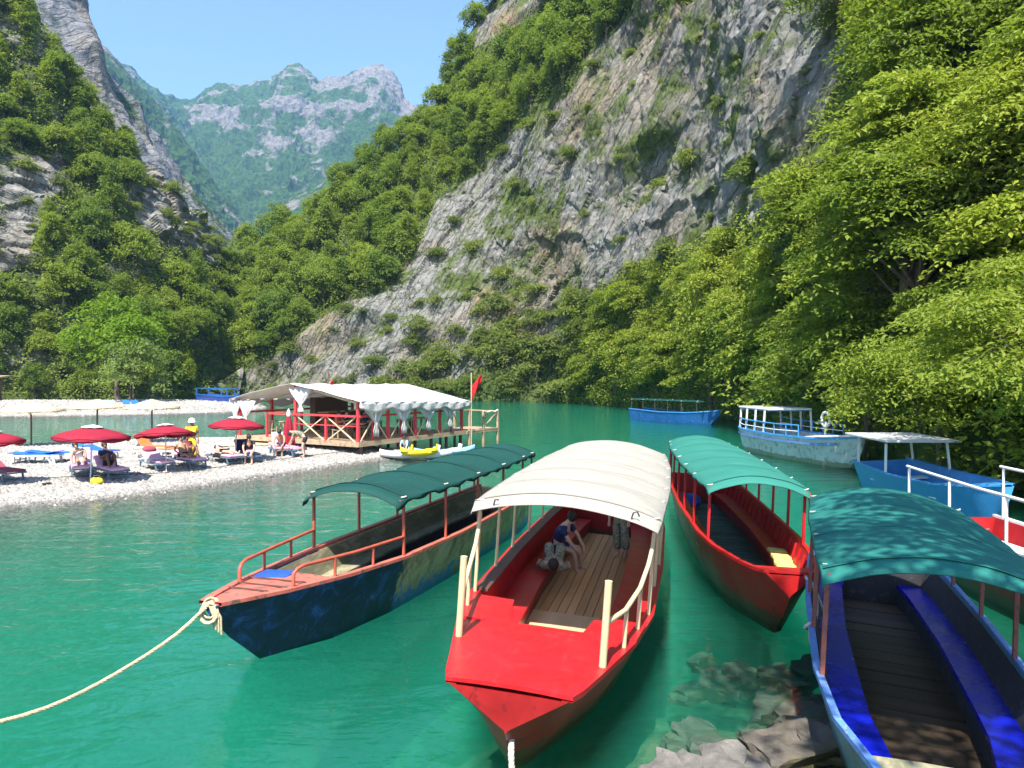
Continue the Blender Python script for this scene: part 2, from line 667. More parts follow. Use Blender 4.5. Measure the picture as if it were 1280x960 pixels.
def terrain_sheet(name, base, top, nu, nv, disp, m, veg=None, bend=1.25, back=(40, -10), below=5.0, smooth=False, calm=0.0):
    """A slope spanned between a foot line and a ridge line (lists of 3D points), roughened along its normal."""
    B, T = resample(base, nu), resample(top, nu)
    v = np.linspace(0, 1, nv)[:, None, None]
    G = np.empty((nv, nu, 3))
    G[..., :2] = B[None, :, :2] + (T - B)[None, :, :2] * v ** bend
    G[..., 2] = B[None, :, 2] + (T - B)[None, :, 2] * v[..., 0]
    du = np.gradient(G, axis=1)
    dv = np.gradient(G, axis=0)
    n = np.cross(du, dv)
    n /= np.linalg.norm(n, axis=2, keepdims=True) + 1e-9
    flat = G.reshape(-1, 3)
    d = disp(flat).reshape(nv, nu)
    fade = np.clip(v[..., 0] * 12, 0, 1)
    d = d * (1 - calm * np.clip((v[..., 0] - 0.72) / 0.24, 0, 1))
    G2 = G + n * (d * (0.35 + 0.65 * fade))[..., None]
    foot = G2[0].copy()
    foot[:, 2] = -below
    foot[:, :2] -= 0.0
    rows = [foot[None]] + [G2]
    away = (T - B)[:, :2]
    away = away / (np.linalg.norm(away, axis=1, keepdims=True) + 1e-9)
    for k in (0.3, 0.7, 1.0):
        e = G2[-1].copy()
        e[:, :2] += away * back[0] * k
        e[:, 2] += back[1] * k + disp(e) * 0.5
        rows.append(e[None])
    A = np.concatenate(rows, 0)
    V = A.reshape(-1, 3)
    F = grid_faces(A.shape[0], nu)[:, ::-1] if np.mean(n[..., 1]) > 0 else grid_faces(A.shape[0], nu)
    me = fast_mesh(name, V, F, smooth=smooth)
    if veg is not None:
        vattr(me, 'veg', veg(V))
    o = link(name, me, m)
    tag(o, kind='structure')
    return o, V, G2

def strata(P, dip, period, seed):
    q = P[:, 2] * math.cos(R(dip)) - P[:, 0] * math.sin(R(dip)) + 2.4 * fbm(P / 14.0, 3, seed)
    f = (q / period) % 1.0
    return np.where(f < 0.16, f / 0.16, (1 - f) / 0.84) - 0.5

def dip_coords(P, dip):
    a = R(dip)
    return np.stack([P[:, 0] * math.cos(a) + P[:, 2] * math.sin(a), P[:, 1], -P[:, 0] * math.sin(a) + P[:, 2] * math.cos(a)], 1)

def cliff_disp(P):
    Pb = P * np.array([1, 1, 0.8])
    warp = np.stack([fbm(P / 6.0, 3, 70), fbm(P / 6.0, 3, 71), fbm(P / 6.0, 3, 72)], 1)
    D_ = dip_coords(P, 62) + 1.3 * warp
    v1, t1, e1 = blocks(D_ / np.array([22.0, 14.0, 8.0]), 3)
    v2, t2, e2 = blocks(D_ / np.array([8.0, 5.0, 2.6]), 4)
    v3, t3, e3 = blocks((dip_coords(P, 30) + 0.6 * warp) / np.array([3.0, 2.0, 1.0]), 6)
    groove = fbm(D_ / np.array([16.0, 5.0, 1.8]), 4, 77)
    led = np.clip(fbm(P / 24.0, 2, 75) * 3.0 + 0.25, 0, 1.3)
    q = project(P)
    wob = 26 * fbm(P / 7.0, 3, 78)
    over = np.zeros(len(P))
    for line, amp in (([(430, 415), (560, 375), (660, 305), (760, 312), (860, 255), (960, 190), (1020, 110)], 1.15), ([(370, 478), (470, 440), (560, 412), (640, 400), (730, 385)], 0.9), ([(640, 210), (720, 190), (800, 120), (900, 40)], 0.8)):
        L = np.array(line, float)
        dy = np.interp(q[:, 0], L[:, 0], L[:, 1]) - q[:, 1] + wob
        on = np.clip((q[:, 0] - L[0, 0]) / 40, 0, 1) * np.clip((L[-1, 0] - q[:, 0]) / 40, 0, 1)
        over += amp * on * (0.7 + 0.6 * fbm(P / 11.0, 2, 79)) * np.clip(dy / 9.0, 0, 1) * np.exp(-np.clip(dy, 0, None) / 42.0)
    return (over + 1.9 * (ridged(Pb / 38.0, 3, 3) - 0.55) + 0.8 * fbm(Pb / 9.0, 3, 5)
            + 2.3 * led * strata(P, 24, 19.0, 8) + 0.6 * groove
            + 0.45 * v1 + 0.6 * t1 - 0.45 * np.exp(-e1 * 10) + 0.22 * v2 + 0.28 * t2 - 0.26 * np.exp(-e2 * 10) + 0.12 * v3 + 0.20 * t3 - 0.10 * np.exp(-e3 * 9))

FOREST_RIGHT = [(250, 300), (400, 215), (500, 135), (545, 85), (585, 0), (590, -80), (830, -80), (800, 10), (735, 70), (715, 115), (640, 165), (600, 215),
                (545, 250), (520, 320), (480, 365), (430, 378), (390, 405), (350, 440), (310, 462), (280, 505), (240, 505)]
PALE_WINDOW = [(592, 60), (600, 25), (640, -5), (690, -10), (660, 25), (620, 50)]
BANK_RIGHT = [(690, 505), (705, 440), (725, 380), (800, 330), (900, 300), (960, 265), (1010, 225), (1035, 130), (1075, 0), (1085, -250), (1700, -250), (1700, 700), (1080, 592), (950, 540), (800, 515)]
CLIFF_FOOT = [(560, 505), (575, 470), (640, 440), (700, 420), (700, 505)]

def veg_right(V):
    q = project(V)
    g = 0.33 + 0.45 * fbm(V / 9.0, 4, 40)
    g = np.where(inside(FOREST_RIGHT, q) & ~inside(PALE_WINDOW, q), 1.0, g)
    g = np.where(inside(BANK_RIGHT, q), 1.0, g)
    g = np.where(inside(CLIFF_FOOT, q), 0.65, g)
    return g

base_r = [deep(262, 497, 128), deep(420, 497, 119), deep(560, 499, 110), deep(700, 502, 102), deep(800, 509, 85), deep(930, 527, 62), deep(1110, 588, 33), deep(1500, 640, 22), deep(2600, 800, 12)]
for p in base_r:
    p.z = -0.3
top_r = [deep(290, 335, 158), deep(400, 265, 156), deep(505, 180, 152), deep(556, 125, 152), deep(612, 0, 155), deep(720, -170, 165), deep(900, -300, 170), deep(1500, -500, 120), deep(2600, -600, 60)]
right_mountain, RV, RG = terrain_sheet('mountain_right', base_r, top_r, 600, 360, cliff_disp, M['cliff'], veg_right, bend=1.2)

FOREST_LEFT = [(-300, -120), (20, -60), (60, 40), (120, 110), (160, 150), (185, 230), (205, 240), (195, 300), (230, 320), (285, 330), (300, 505), (-300, 505)]
LEFT_ROCK = [(160, 232), (215, 238), (262, 285), (285, 330), (235, 330), (205, 300), (170, 275)]
LEFT_ROCK3 = [(255, 470), (270, 430), (300, 440), (300, 500), (262, 500)]
LEFT_ROCK2 = [(-10, 235), (40, 195), (75, 190), (90, 225), (60, 250), (30, 330), (-10, 345)]
def left_disp(P):
    v1, t1, e1 = blocks(dip_coords(P, -16) / np.array([9.0, 8.0, 3.6]), 13)
    v2, t2, e2 = blocks(dip_coords(P, -16) / np.array([3.4, 3.0, 1.4]), 14)
    return 3.2 * (ridged(P / 26.0, 4, 31) - 0.55) + 1.4 * fbm(P / 7.0, 4, 33) + 0.7 * strata(P, -15, 8.0, 35) + 0.9 * v1 + t1 - 0.5 * np.exp(-e1 * 9) + 0.35 * v2 + 0.4 * t2
def veg_left(V):
    q = project(V)
    g = 0.35 + 0.5 * fbm(V / 8.0, 3, 41)
    g = np.where(inside(FOREST_LEFT, q), 0.55 + 0.5 * fbm(V / 11.0, 2, 44), g)
    return np.where(inside(LEFT_ROCK2, q) | inside(LEFT_ROCK, q), 0.05 + 0.5 * fbm(V / 5.0, 3, 46), g)

base_l = [deep(-700, 530, 60), deep(-250, 508, 88), deep(0, 502, 100), deep(110, 500, 104), deep(210, 499, 110), deep(300, 498, 124)]
for p in base_l:
    p.z = 0.2
top_l = [deep(-900, -350, 95), deep(-300, -220, 118), deep(0, -40, 128), deep(105, 120, 134), deep(215, 234, 142), deep(285, 325, 160)]
left_hill, LV, LG = terrain_sheet('hill_left', base_l, top_l, 320, 240, left_disp, M['hill'], veg_left, bend=1.1)

# the grey crag behind the left hill
def crag_disp(P):
    return 14 * (ridged(P / np.array([70.0, 70.0, 150.0]), 4, 51) - 0.55) + 5 * fbm(P / 22.0, 4, 53)
def veg_crag(V):
    return 0.30 + 0.75 * fbm(V / 34.0, 4, 45)
base_c = [deep(-60, 470, 230), deep(100, 470, 260), deep(240, 465, 300), deep(330, 460, 360)]
top_c = [deep(-40, -120, 300), deep(78, -25, 330), deep(175, 130, 370), deep(292, 305, 420)]
crag, CV, CG = terrain_sheet('hill_crag', base_c, top_c, 120, 190, crag_disp, M['crag'], veg_crag, bend=1.0, back=(120, -60))

# the far mountains at the head of the valley
def far_disp(P):
    w = P + 70 * np.stack([fbm(P / 300.0, 3, 60), fbm(P / 300.0, 3, 61), np.zeros(len(P))], 1)
    return 150 * (ridged(w / np.array([430.0, 430.0, 900.0]), 6, 62) - 0.6) + 45 * fbm(P / 110.0, 5, 66) + 34 * (ridged(P / 60.0, 4, 68) - 0.5)
def veg_far_for(G):
    def veg(V):
        h = np.clip(V[:, 2] / 900.0, 0, 1.5)
        r_ = ridged((V + 70 * np.stack([fbm(V / 300.0, 3, 60), fbm(V / 300.0, 3, 61), np.zeros(len(V))], 1)) / np.array([430.0, 430.0, 900.0]), 6, 62)
        return 0.98 - 0.42 * h - 0.85 * np.clip(r_ - 0.5, -0.4, 0.5) + 0.95 * fbm(V / np.array([140.0, 140.0, 90.0]), 5, 70)
    return veg
base_f = [deep(40, 400, 1050), deep(180, 400, 1100), deep(300, 400, 1100), deep(420, 400, 1100), deep(620, 400, 1150)]
top_f = [deep(60, 10, 2100), deep(110, 60, 2150), deep(170, 90, 2250), deep(232, 118, 2350), deep(262, 100, 2350), deep(310, 106, 2350), deep(340, 106, 2350), deep(368, 84, 2350),
         deep(402, 104, 2350), deep(448, 92, 2300), deep(485, 100, 2250), deep(520, 128, 2200), deep(640, 90, 2100)]
far_mtn, FV, FG = terrain_sheet('mountain_far', base_f, top_f, 380, 300, lambda P: far_disp(P) * 0.95, M['far'], veg_far_for(None), bend=0.9, back=(500, -200), below=30, calm=0.42)
# a nearer spur that falls from the upper left into the valley, and one from the right
def spur_disp(P):
    return 70 * (ridged(P / np.array([210.0, 210.0, 380.0]), 6, 81) - 0.6) + 24 * fbm(P / 55.0, 5, 83) + 7 * (ridged(P / 20.0, 3, 84) - 0.5)
base_s = [deep(20, 440, 650), deep(150, 440, 720), deep(250, 440, 780), deep(330, 430, 850)]
top_s = [deep(60, -20, 1150), deep(128, 52, 1250), deep(232, 176, 1350), deep(312, 296, 1400)]
spur_left, SV, SG = terrain_sheet('mountain_spur_left', base_s, top_s, 220, 230, spur_disp, M['far'], veg_far_for(None), bend=0.9, back=(250, -150), below=30, calm=0.6)
base_t = [deep(245, 450, 820), deep(330, 440, 800), deep(470, 430, 760), deep(640, 420, 720)]
top_t = [deep(262, 318, 1050), deep(350, 258, 1150), deep(450, 202, 1250), deep(640, 100, 1250)]
spur_right, UV_, UG = terrain_sheet('mountain_spur_right', base_t, top_t, 220, 200, lambda P: 0.7 * spur_disp(P + 900), M['far'], veg_far_for(None), bend=0.9, back=(250, -150), below=30, calm=0.6)

# ------------------------------------------------------------------ river bed, water, beaches
def poly_sd(poly, X, Y):
    """Signed distance to a polygon, positive inside."""
    poly = np.asarray(poly, float)
    Q = np.stack([X.ravel(), Y.ravel()], 1)
    d = np.full(len(Q), 1e9)
    for a, b in zip(poly, np.roll(poly, -1, 0)):
        e = b - a
        t = np.clip(((Q - a) @ e) / (e @ e + 1e-9), 0, 1)
        d = np.minimum(d, np.linalg.norm(Q - (a + t[:, None] * e), axis=1))
    s = np.where(inside(poly, Q), 1.0, -1.0)
    return (d * s).reshape(X.shape)

def heightfield(name, x0, x1, y0, y1, step, fn, m, kind='structure'):
    xs = np.arange(x0, x1 + step, step)
    ys = np.arange(y0, y1 + step, step)
    X, Y = np.meshgrid(xs, ys)
    Z = fn(X, Y)
    V = np.stack([X.ravel(), Y.ravel(), Z.ravel()], 1)
    me = fast_mesh(name, V, grid_faces(len(ys), len(xs)), smooth=True)
    o = link(name, me, m)
    tag(o, kind=kind)
    return o

BEACH = [(-60, 4), (-32, 13), (-18.6, 18.6), (-14.7, 22.1), (-12.2, 24.2), (-9.9, 28.0), (-7.6, 31.8), (-6.0, 34.6), (-4.4, 36.6), (-4.2, 38.2), (-6.6, 40.2),
         (-11, 43.5), (-16.0, 46.0), (-21.0, 45.0), (-25.0, 42.0), (-34, 38), (-60, 34)]
def beach_z(X, Y):
    sd = poly_sd(BEACH, X, Y)
    P = np.stack([X.ravel(), Y.ravel(), np.zeros(X.size)], 1)
    n = fbm(P / 3.0, 3, 90).reshape(X.shape)
    up = 0.42 * (1 - np.exp(-np.clip(sd, 0, None) / 1.6))
    return np.where(sd > 0, up, np.maximum(sd * 0.22, -3.5)) + 0.05 * n * np.clip(sd + 1.5, 0, 1) - 0.02
def beach_h(x, y):
    return float(beach_z(np.array([[x]]), np.array([[y]]))[0, 0])
beach = heightfield('beach', -62, 2, 4, 52, 0.25, beach_z, M['gravel'])

FAR_BEACH = [(-100, 60), (-46, 67.5), (-35.6, 70), (-27, 75), (-26.5, 84), (-31, 96), (-40, 104), (-100, 100)]
def far_beach_z(X, Y):
    sd = poly_sd(FAR_BEACH, X, Y)
    P = np.stack([X.ravel(), Y.ravel(), np.zeros(X.size)], 1)
    n = fbm(P / 5.0, 3, 91).reshape(X.shape)
    return np.where(sd > 0, 0.7 * (1 - np.exp(-np.clip(sd, 0, None) / 5.0)) + 0.05 * n, np.maximum(sd * 0.2, -3.5)) - 0.02
far_beach = heightfield('beach_far', -100, -15, 56, 112, 0.5, far_beach_z, M['gravel'])

def bed_z(X, Y):
    P = np.stack([X.ravel(), Y.ravel(), np.zeros(X.size)], 1)
    n = fbm(P / 1.7, 4, 95).reshape(X.shape)
    big = fbm(P / 6.0, 3, 99).reshape(X.shape)
    v1, t1, e1 = blocks(P / 1.3, 96)
    d = Y - (4.6 + 0.05 * X)
    near = np.where(d > 0, -0.25 - 0.75 * d, -0.25 - 0.55 * d)
    shoal = -0.10 - 0.46 * np.clip(np.hypot(X - 2.9, (Y - 7.4) * 0.75) - 0.5, 0, None)
    right = -2.6 + np.clip((X - 9) * 0.25 - (Y - 12) * 0.05, -0.5, 2.0)
    z = np.maximum(np.maximum(near, shoal), np.where(X > 8, right, -9))
    z = np.minimum(z, 2.4)
    z = np.maximum(z, -3.0 + 0.9 * big)
    return z + 0.10 * n + (0.09 * v1 + 0.12 * t1 - 0.1 * np.exp(-e1 * 8)).reshape(X.shape)
M['bed'] = paint('river_bed_stone', (0.20, 0.18, 0.10), 0.9, worn=(0.07, 0.075, 0.035), wear=0.5, scale=0.35, var=0.35, bumpy=0.6)
bed = heightfield('river_bed', -20, 24, -6, 36, 0.2, bed_z, M['bed'])
bed_far = heightfield('river_bed_far', -110, 60, 35.5, 150, 4.0, lambda X, Y: np.full(X.shape, -4.2), M['bed'])
bed_side = heightfield('river_bed_side', -110, -19.5, -6, 35.5, 3.5, lambda X, Y: np.full(X.shape, -4.2), M['bed'])
mb = MB().box((-20, 77, -3.25), (176, 146, 6.5))
water = mb.build('water', M['water'])
tag(water, kind='structure')

# ------------------------------------------------------------------ the hazy air of the valley
def haze_box():
    m, nt, p = new_mat('haze_air')
    nt.nodes.remove(p)
    pv = N(nt, 'VolumePrincipled')
    pv.inputs['Color'].default_value = (0.32, 0.60, 1.0, 1)
    pv.inputs['Density'].default_value = 0.00015
    pv.inputs['Anisotropy'].default_value = 0.2
    nt.links.new(pv.outputs[0], nt.nodes['Material Output'].inputs['Volume'])
    V = np.concatenate([RV, LV, CV, FV, SV, UV_])
    lo, hi = V.min(0) - 40, V.max(0) + 40
    zlo, zhi = V[:, 2].min() - 1.0, V[:, 2].max() + 8
    lo = np.minimum(lo, [-140, -60, 0])
    hi = np.maximum(hi, [140, 200, 0])
    c = ((lo[0] + hi[0]) / 2, (lo[1] + hi[1]) / 2, (zlo + zhi) / 2)
    o = MB().box(c, (hi[0] - lo[0], hi[1] - lo[1], zhi - zlo)).build('haze', m)
    tag(o, 'thin bluish summer haze filling the whole valley', 'haze', kind='stuff')
haze_box()
# ------------------------------------------------------------------ trees
def leaf_mat(name, lo, hi, trans=0.45):
    m, nt, p = new_mat(name)
    out = nt.nodes['Material Output']
    oi = N(nt, 'ObjectInfo')
    ge = N(nt, 'NewGeometry')
    v = coords(nt, 'Object')
    big = noise(nt, v, 0.8, 2)
    a = N(nt, 'Math', operation='MULTIPLY_ADD')
    nt.links.new(ge.outputs['Random Per Island'], a.inputs[0])
    a.inputs[1].default_value = 0.45
    nt.links.new(oi.outputs['Random'], a.inputs[2])
    b = N(nt, 'Math', operation='MULTIPLY_ADD')
    nt.links.new(big, b.inputs[0])
    b.inputs[1].default_value = 0.5
    nt.links.new(a.outputs[0], b.inputs[2])
    s = N(nt, 'Math', operation='MULTIPLY')
    nt.links.new(b.outputs[0], s.inputs[0])
    s.inputs[1].default_value = 0.52
    mid = tuple((x + y) / 2 for x, y in zip(lo, hi))
    c = ramp(nt, s.outputs[0], [(0.12, lo), (0.5, mid), (0.9, hi)]).outputs['Color']
    nt.links.new(c, p.inputs['Base Color'])
    p.inputs['Roughness'].default_value = 0.55
    p.inputs['Specular IOR Level'].default_value = 0.25
    tl = N(nt, 'BsdfTranslucent')
    nt.links.new(mixc(nt, 0.55, c, (0.30, 0.42, 0.03), 'MIX'), tl.inputs['Color'])
    mx = N(nt, 'MixShader')
    mx.inputs[0].default_value = trans * 1.05
    nt.links.new(p.outputs[0], mx.inputs[1])
    nt.links.new(tl.outputs[0], mx.inputs[2])
    nt.links.new(mx.outputs[0], out.inputs['Surface'])
    return m

M['leaf_slope'] = leaf_mat('slope_leaves', (0.075, 0.140, 0.026), (0.285, 0.345, 0.042))
M['leaf_bank'] = leaf_mat('bank_leaves', (0.105, 0.170, 0.022), (0.350, 0.390, 0.048))
M['leaf_shrub'] = leaf_mat('shrub_leaves', (0.075, 0.115, 0.030), (0.235, 0.265, 0.060))
M['leaf_bright'] = leaf_mat('bright_leaves', (0.110, 0.215, 0.012), (0.210, 0.330, 0.016))
M['leaf_pale'] = leaf_mat('pale_leaves', (0.150, 0.215, 0.060), (0.250, 0.320, 0.095))
M['bark'] = paint('bark', (0.11, 0.085, 0.06), 0.9, worn=(0.20, 0.18, 0.15), wear=0.6, scale=3.0, var=0.4, bumpy=0.6, stretch=(1, 1, 0.2))

def crown_mesh(name, rx, rz, cz, n_spray, n_leaf, leaf, seed, spread=0.85, lift=0.0, lobes=5, shell=0.55, aspect=0.5, bough=0.55, flat=0.10):
    """Leaves on many flat, drooping sprays spread through an uneven crown."""
    g = np.random.default_rng(seed)
    lob = [(g.uniform(0, 2 * math.pi), g.uniform(-0.5, 0.8), g.uniform(0.75, 1.25)) for _ in range(lobes)]
    d = g.normal(size=(n_spray, 3))
    d /= np.linalg.norm(d, axis=1, keepdims=True)
    d[:, 2] = np.where(d[:, 2] < -0.55, -d[:, 2], d[:, 2])
    rad = shell + (1 - shell) * g.random(n_spray) ** 0.6
    inner = g.random(n_spray) < 0.18
    rad[inner] *= g.random(inner.sum()) * 0.7
    amp = 1 + 0.30 * noise3(d * 1.7 + seed, seed) + 0.12 * noise3(d * 4.1 + seed, seed + 1)
    # boughs: the sprays gather round a few limbs, with gaps between them
    nb = max(6, int(n_spray / 16))
    b = g.normal(size=(nb, 3))
    b /= np.linalg.norm(b, axis=1, keepdims=True)
    b[:, 2] = np.where(b[:, 2] < -0.5, -b[:, 2], b[:, 2])
    near = np.argmax(d @ b.T + 0.06 * g.normal(size=(n_spray, nb)), 1)
    pull = bough * g.random(n_spray) ** 0.5
    d = d * (1 - pull[:, None]) + b[near] * pull[:, None]
    d /= np.linalg.norm(d, axis=1, keepdims=True)
    reach = g.uniform(0.80, 1.18, nb)
    c = d * (rad * amp * reach[near])[:, None] * np.array([rx, rx, rz])
    c[:, 2] += cz + 0.10 * rz * g.normal(size=nb)[near]
    n = n_spray * n_leaf
    ci = np.repeat(c, n_leaf, 0)
    di = np.repeat(d, n_leaf, 0)
    ang = g.random(n) * 2 * math.pi
    rr = np.sqrt(g.random(n)) * spread * np.repeat(g.uniform(0.6, 1.25, n_spray), n_leaf)
    off = np.stack([np.cos(ang) * rr, np.sin(ang) * rr, g.normal(size=n) * flat * spread - 0.30 * rr ** 2 / spread], 1)
    # sprays lean outwards a little
    out2 = di[:, :2]
    off[:, 2] -= 0.38 * (off[:, 0] * out2[:, 0] + off[:, 1] * out2[:, 1])
    pos = ci + off
    # leaf axes: outward along the spray, normal mostly up
    ax = np.stack([np.cos(ang), np.sin(ang), g.uniform(-0.55, 0.25, n)], 1) + 0.5 * g.normal(size=(n, 3))
    ax /= np.linalg.norm(ax, axis=1, keepdims=True)
    up = np.stack([g.normal(size=n) * 0.45, g.normal(size=n) * 0.45, np.ones(n)], 1) + 0.35 * di
    sd = np.cross(ax, up)
    sd /= np.linalg.norm(sd, axis=1, keepdims=True) + 1e-9
    L = leaf * g.uniform(0.65, 1.3, n)[:, None]
    W = L * aspect
    nm = np.cross(sd, ax)
    v0 = pos - ax * L * 0.5
    v1 = pos + sd * W * 0.5 + nm * L * 0.06
    v2 = pos + ax * L * 0.5 - nm * L * 0.10
    v3 = pos - sd * W * 0.5 + nm * L * 0.06
    V = np.stack([v0, v1, v2, v3], 1).reshape(-1, 3)
    F = np.arange(4 * n).reshape(-1, 4)
    return fast_mesh(name, V, F), c

def trunk_mesh(name, h, r, c, seed, limbs=9, lean=0.0):
    g = random.Random(seed)
    mb = MB()
    pts, rr = [], []
    x = y = 0.0
    for i in range(7):
        t = i / 6
        pts.append((x, y, -0.6 + t * (h + 0.6)))
        rr.append(r * (1.25 - 1.05 * t) + 0.01)
        x += g.uniform(-0.12, 0.12) * h * 0.12 + lean
        y += g.uniform(-0.12, 0.12) * h * 0.12
    mb.tube(pts, rr, 7)
    idx = list(range(len(c)))
    g.shuffle(idx)
    for k in idx[:limbs]:
        e = Vector(c[k])
        s = Vector(pts[g.choice((2, 3, 4, 5))])
        if e.z < s.z:
            s = Vector(pts[2])
        mid = (s + e) / 2 + Vector((0, 0, 0.12 * (e - s).length))
        mb.tube([s, mid, e], [r * 0.42, r * 0.26, r * 0.08], 5)
    return mb.mesh(name, 60)

TREES = {}
def tree_kind(key, name, leafm, h, rx, rz, cz, n_spray, n_leaf, leaf, seed, **kw):
    limbs = kw.pop('limbs', 9)
    tr = kw.pop('tr', 0.16)
    cm, c = crown_mesh('crown', rx, rz, cz, n_spray, n_leaf, leaf, seed, **kw)
    cm.materials.append(leafm)
    tm = trunk_mesh('trunk', h, tr, c, seed, limbs)
    tm.materials.append(M['bark'])
    TREES[key] = (name, tm, cm)

for k in range(7):
    g = random.Random(100 + k)
    tree_kind('slope%d' % k, 'broadleaf_tree', M['leaf_slope'], 5.0, g.uniform(2.3, 3.0), g.uniform(2.6, 3.5), 3.6, 190, 24, 0.40, 200 + k, spread=0.85, flat=0.24, bough=0.42)
for k in range(7, 10):
    g = random.Random(100 + k)
    tree_kind('slope%d' % k, 'broadleaf_tree', M['leaf_slope'], 6.4, g.uniform(1.5, 1.9), g.uniform(3.6, 4.3), 4.4, 150, 24, 0.36, 200 + k, spread=0.7, flat=0.25, bough=0.3, tr=0.13)
for k in range(4):
    g = random.Random(140 + k)
    tree_kind('shrub%d' % k, 'cliff_shrub', M['leaf_shrub'], 1.3, g.uniform(1.2, 1.7), g.uniform(0.8, 1.2), 1.0, 46, 22, 0.26, 240 + k, spread=0.6, limbs=5, tr=0.07)
for k in range(5):
    g = random.Random(170 + k)
    tree_kind('bank%d' % k, 'bank_tree', M['leaf_bank'], 6.0, g.uniform(2.8, 3.4), g.uniform(3.2, 4.2), 4.2, 230, 60, 0.27, 270 + k, spread=1.1, flat=0.07, bough=0.65, limbs=16, tr=0.18)
for k in range(2):
    tree_kind('hero%d' % k, 'bank_tree', M['leaf_bank'], 6.0, 3.4, 3.4, 4.6, 330, 95, 0.20, 330 + k, spread=1.2, flat=0.055, bough=0.7, limbs=30, tr=0.2, aspect=0.45)
tree_kind('bright', 'broadleaf_tree', M['leaf_bright'], 5.2, 2.9, 3.0, 4.2, 200, 34, 0.30, 301, spread=0.95)
tree_kind('pale', 'round_shrub', M['leaf_pale'], 2.2, 2.5, 1.9, 2.0, 150, 34, 0.24, 302, spread=0.7, tr=0.09)

def plant(key, loc, scale, rz, label, cat='tree', group=None, squash=1.0):
    name, tm, cm = TREES[key]
    t = empty(name, loc, rz, label, cat, group)
    t.scale = (scale * random.uniform(0.88, 1.14), scale * random.uniform(0.88, 1.14), scale * squash * random.uniform(0.85, 1.18))
    link('trunk', tm, None, t)
    link('crown', cm, None, t)
    return t

def fits(p, s, h, r, poly, holes=()):
    """Does the whole crown of a tree at p stay inside the wood's outline?"""
    pts = np.array([p + np.array([dx * r * s, 0, dz * h * s]) for dx, dz in ((0, 1.0), (-1, 0.55), (1, 0.55), (0, 0.1))])
    q = project(pts)
    return bool(inside(poly, q).all()) and not any(inside(h_, q[:3]).any() for h_ in holes)

def scatter(G, poly, gap, seed, holes=(), extra=None):
    """Spots on a slope whose picture falls inside poly, at least gap apart."""
    V = G[2:-2, 1:-1].reshape(-1, 3)
    q = project(V)
    ok = inside(poly, q)
    for h in holes:
        ok &= ~inside(h, q)
    V = V[ok]
    g = np.random.default_rng(seed)
    V = V[g.permutation(len(V))]
    out = np.zeros((0, 3))
    keep = []
    for p in V:
        if len(keep) == 0 or np.min(np.sum((np.array(keep) - p) ** 2, 1)) > gap * gap:
            keep.append(p)
        if len(keep) > 400:
            break
    return keep

spots = scatter(RG, FOREST_RIGHT, 4.0, 1, [PALE_WINDOW])
n = 0
for i, p in enumerate(spots):
    s = random.uniform(0.65, 1.2)
    if not fits(p, s, 6.0, 2.2, FOREST_RIGHT, [PALE_WINDOW]):
        s = 0.55
        if not fits(p, s, 5.5, 1.8, FOREST_RIGHT, [PALE_WINDOW]):
            continue
    n += 1
    plant('slope%d' % random.choice((0, 1, 2, 3, 4, 5, 6, 0, 2, 4, 7, 8, 9)), (p[0], p[1], p[2] - 0.5), s, random.uniform(0, 6.28), 'broadleaf tree in the dense wood on the steep slope left of the bare cliff', 'tree', 'trees on the slope beside the cliff')
print('right forest', n)

bank = scatter(RG, BANK_RIGHT, 4.3, 2)
n = 0
for i, p in enumerate(bank):
    if p[1] < 19 or p[0] / p[1] > 0.85:
        continue
    q = project(p[None])[0]
    if q[1] > 640 or q[1] < -120:
        continue
    s = random.uniform(0.8, 1.25)
    if not fits(p, s, 7.0, 2.6, BANK_RIGHT):
        s = 0.55
        if not fits(p, s, 6.6, 2.0, BANK_RIGHT):
            continue
    n += 1
    plant('bank%d' % (i % 5), (p[0], p[1], p[2] - 0.4), s, random.uniform(0, 6.28), 'yellow-green tree in the wood rising over the right bank behind the moored boats', 'tree', 'trees on the wooded right bank')
print('bank', n)

spots = scatter(LG, FOREST_LEFT, 4.2, 3, [LEFT_ROCK, LEFT_ROCK2])
n = 0
for i, p in enumerate(spots):
    if p[0] / p[1] < -0.78:
        continue
    s = random.uniform(0.6, 1.05)
    if not fits(p, s, 6.0, 2.2, FOREST_LEFT, [LEFT_ROCK, LEFT_ROCK2, LEFT_ROCK3]):
        s = 0.5
        if not fits(p, s, 5.0, 1.6, FOREST_LEFT, [LEFT_ROCK, LEFT_ROCK2, LEFT_ROCK3]):
            continue
    n += 1
    plant('slope%d' % random.choice((0, 1, 2, 3, 4, 5, 6, 0, 2, 4, 7, 8, 9)), (p[0], p[1], p[2] - 0.5), s, random.uniform(0, 6.28), 'dark green tree on the shaded wooded hillside behind the far beach', 'tree', 'trees on the hillside behind the far beach')
print('left', n)

for poly, gap in ((LEFT_ROCK, 3.6), (LEFT_ROCK2, 4.2)):
    for i, p in enumerate(scatter(LG, poly, gap, 6)):
        if p[0] / p[1] < -0.78:
            continue
        plant('shrub%d' % (i % 4), (p[0], p[1], p[2] - 0.2), random.choice((0.5, 0.7, 1.0, 1.3)), random.uniform(0, 6.28), 'shrub rooted in the outcrops of the hillside behind the far beach', 'shrub', 'shrubs on the hillside outcrops')

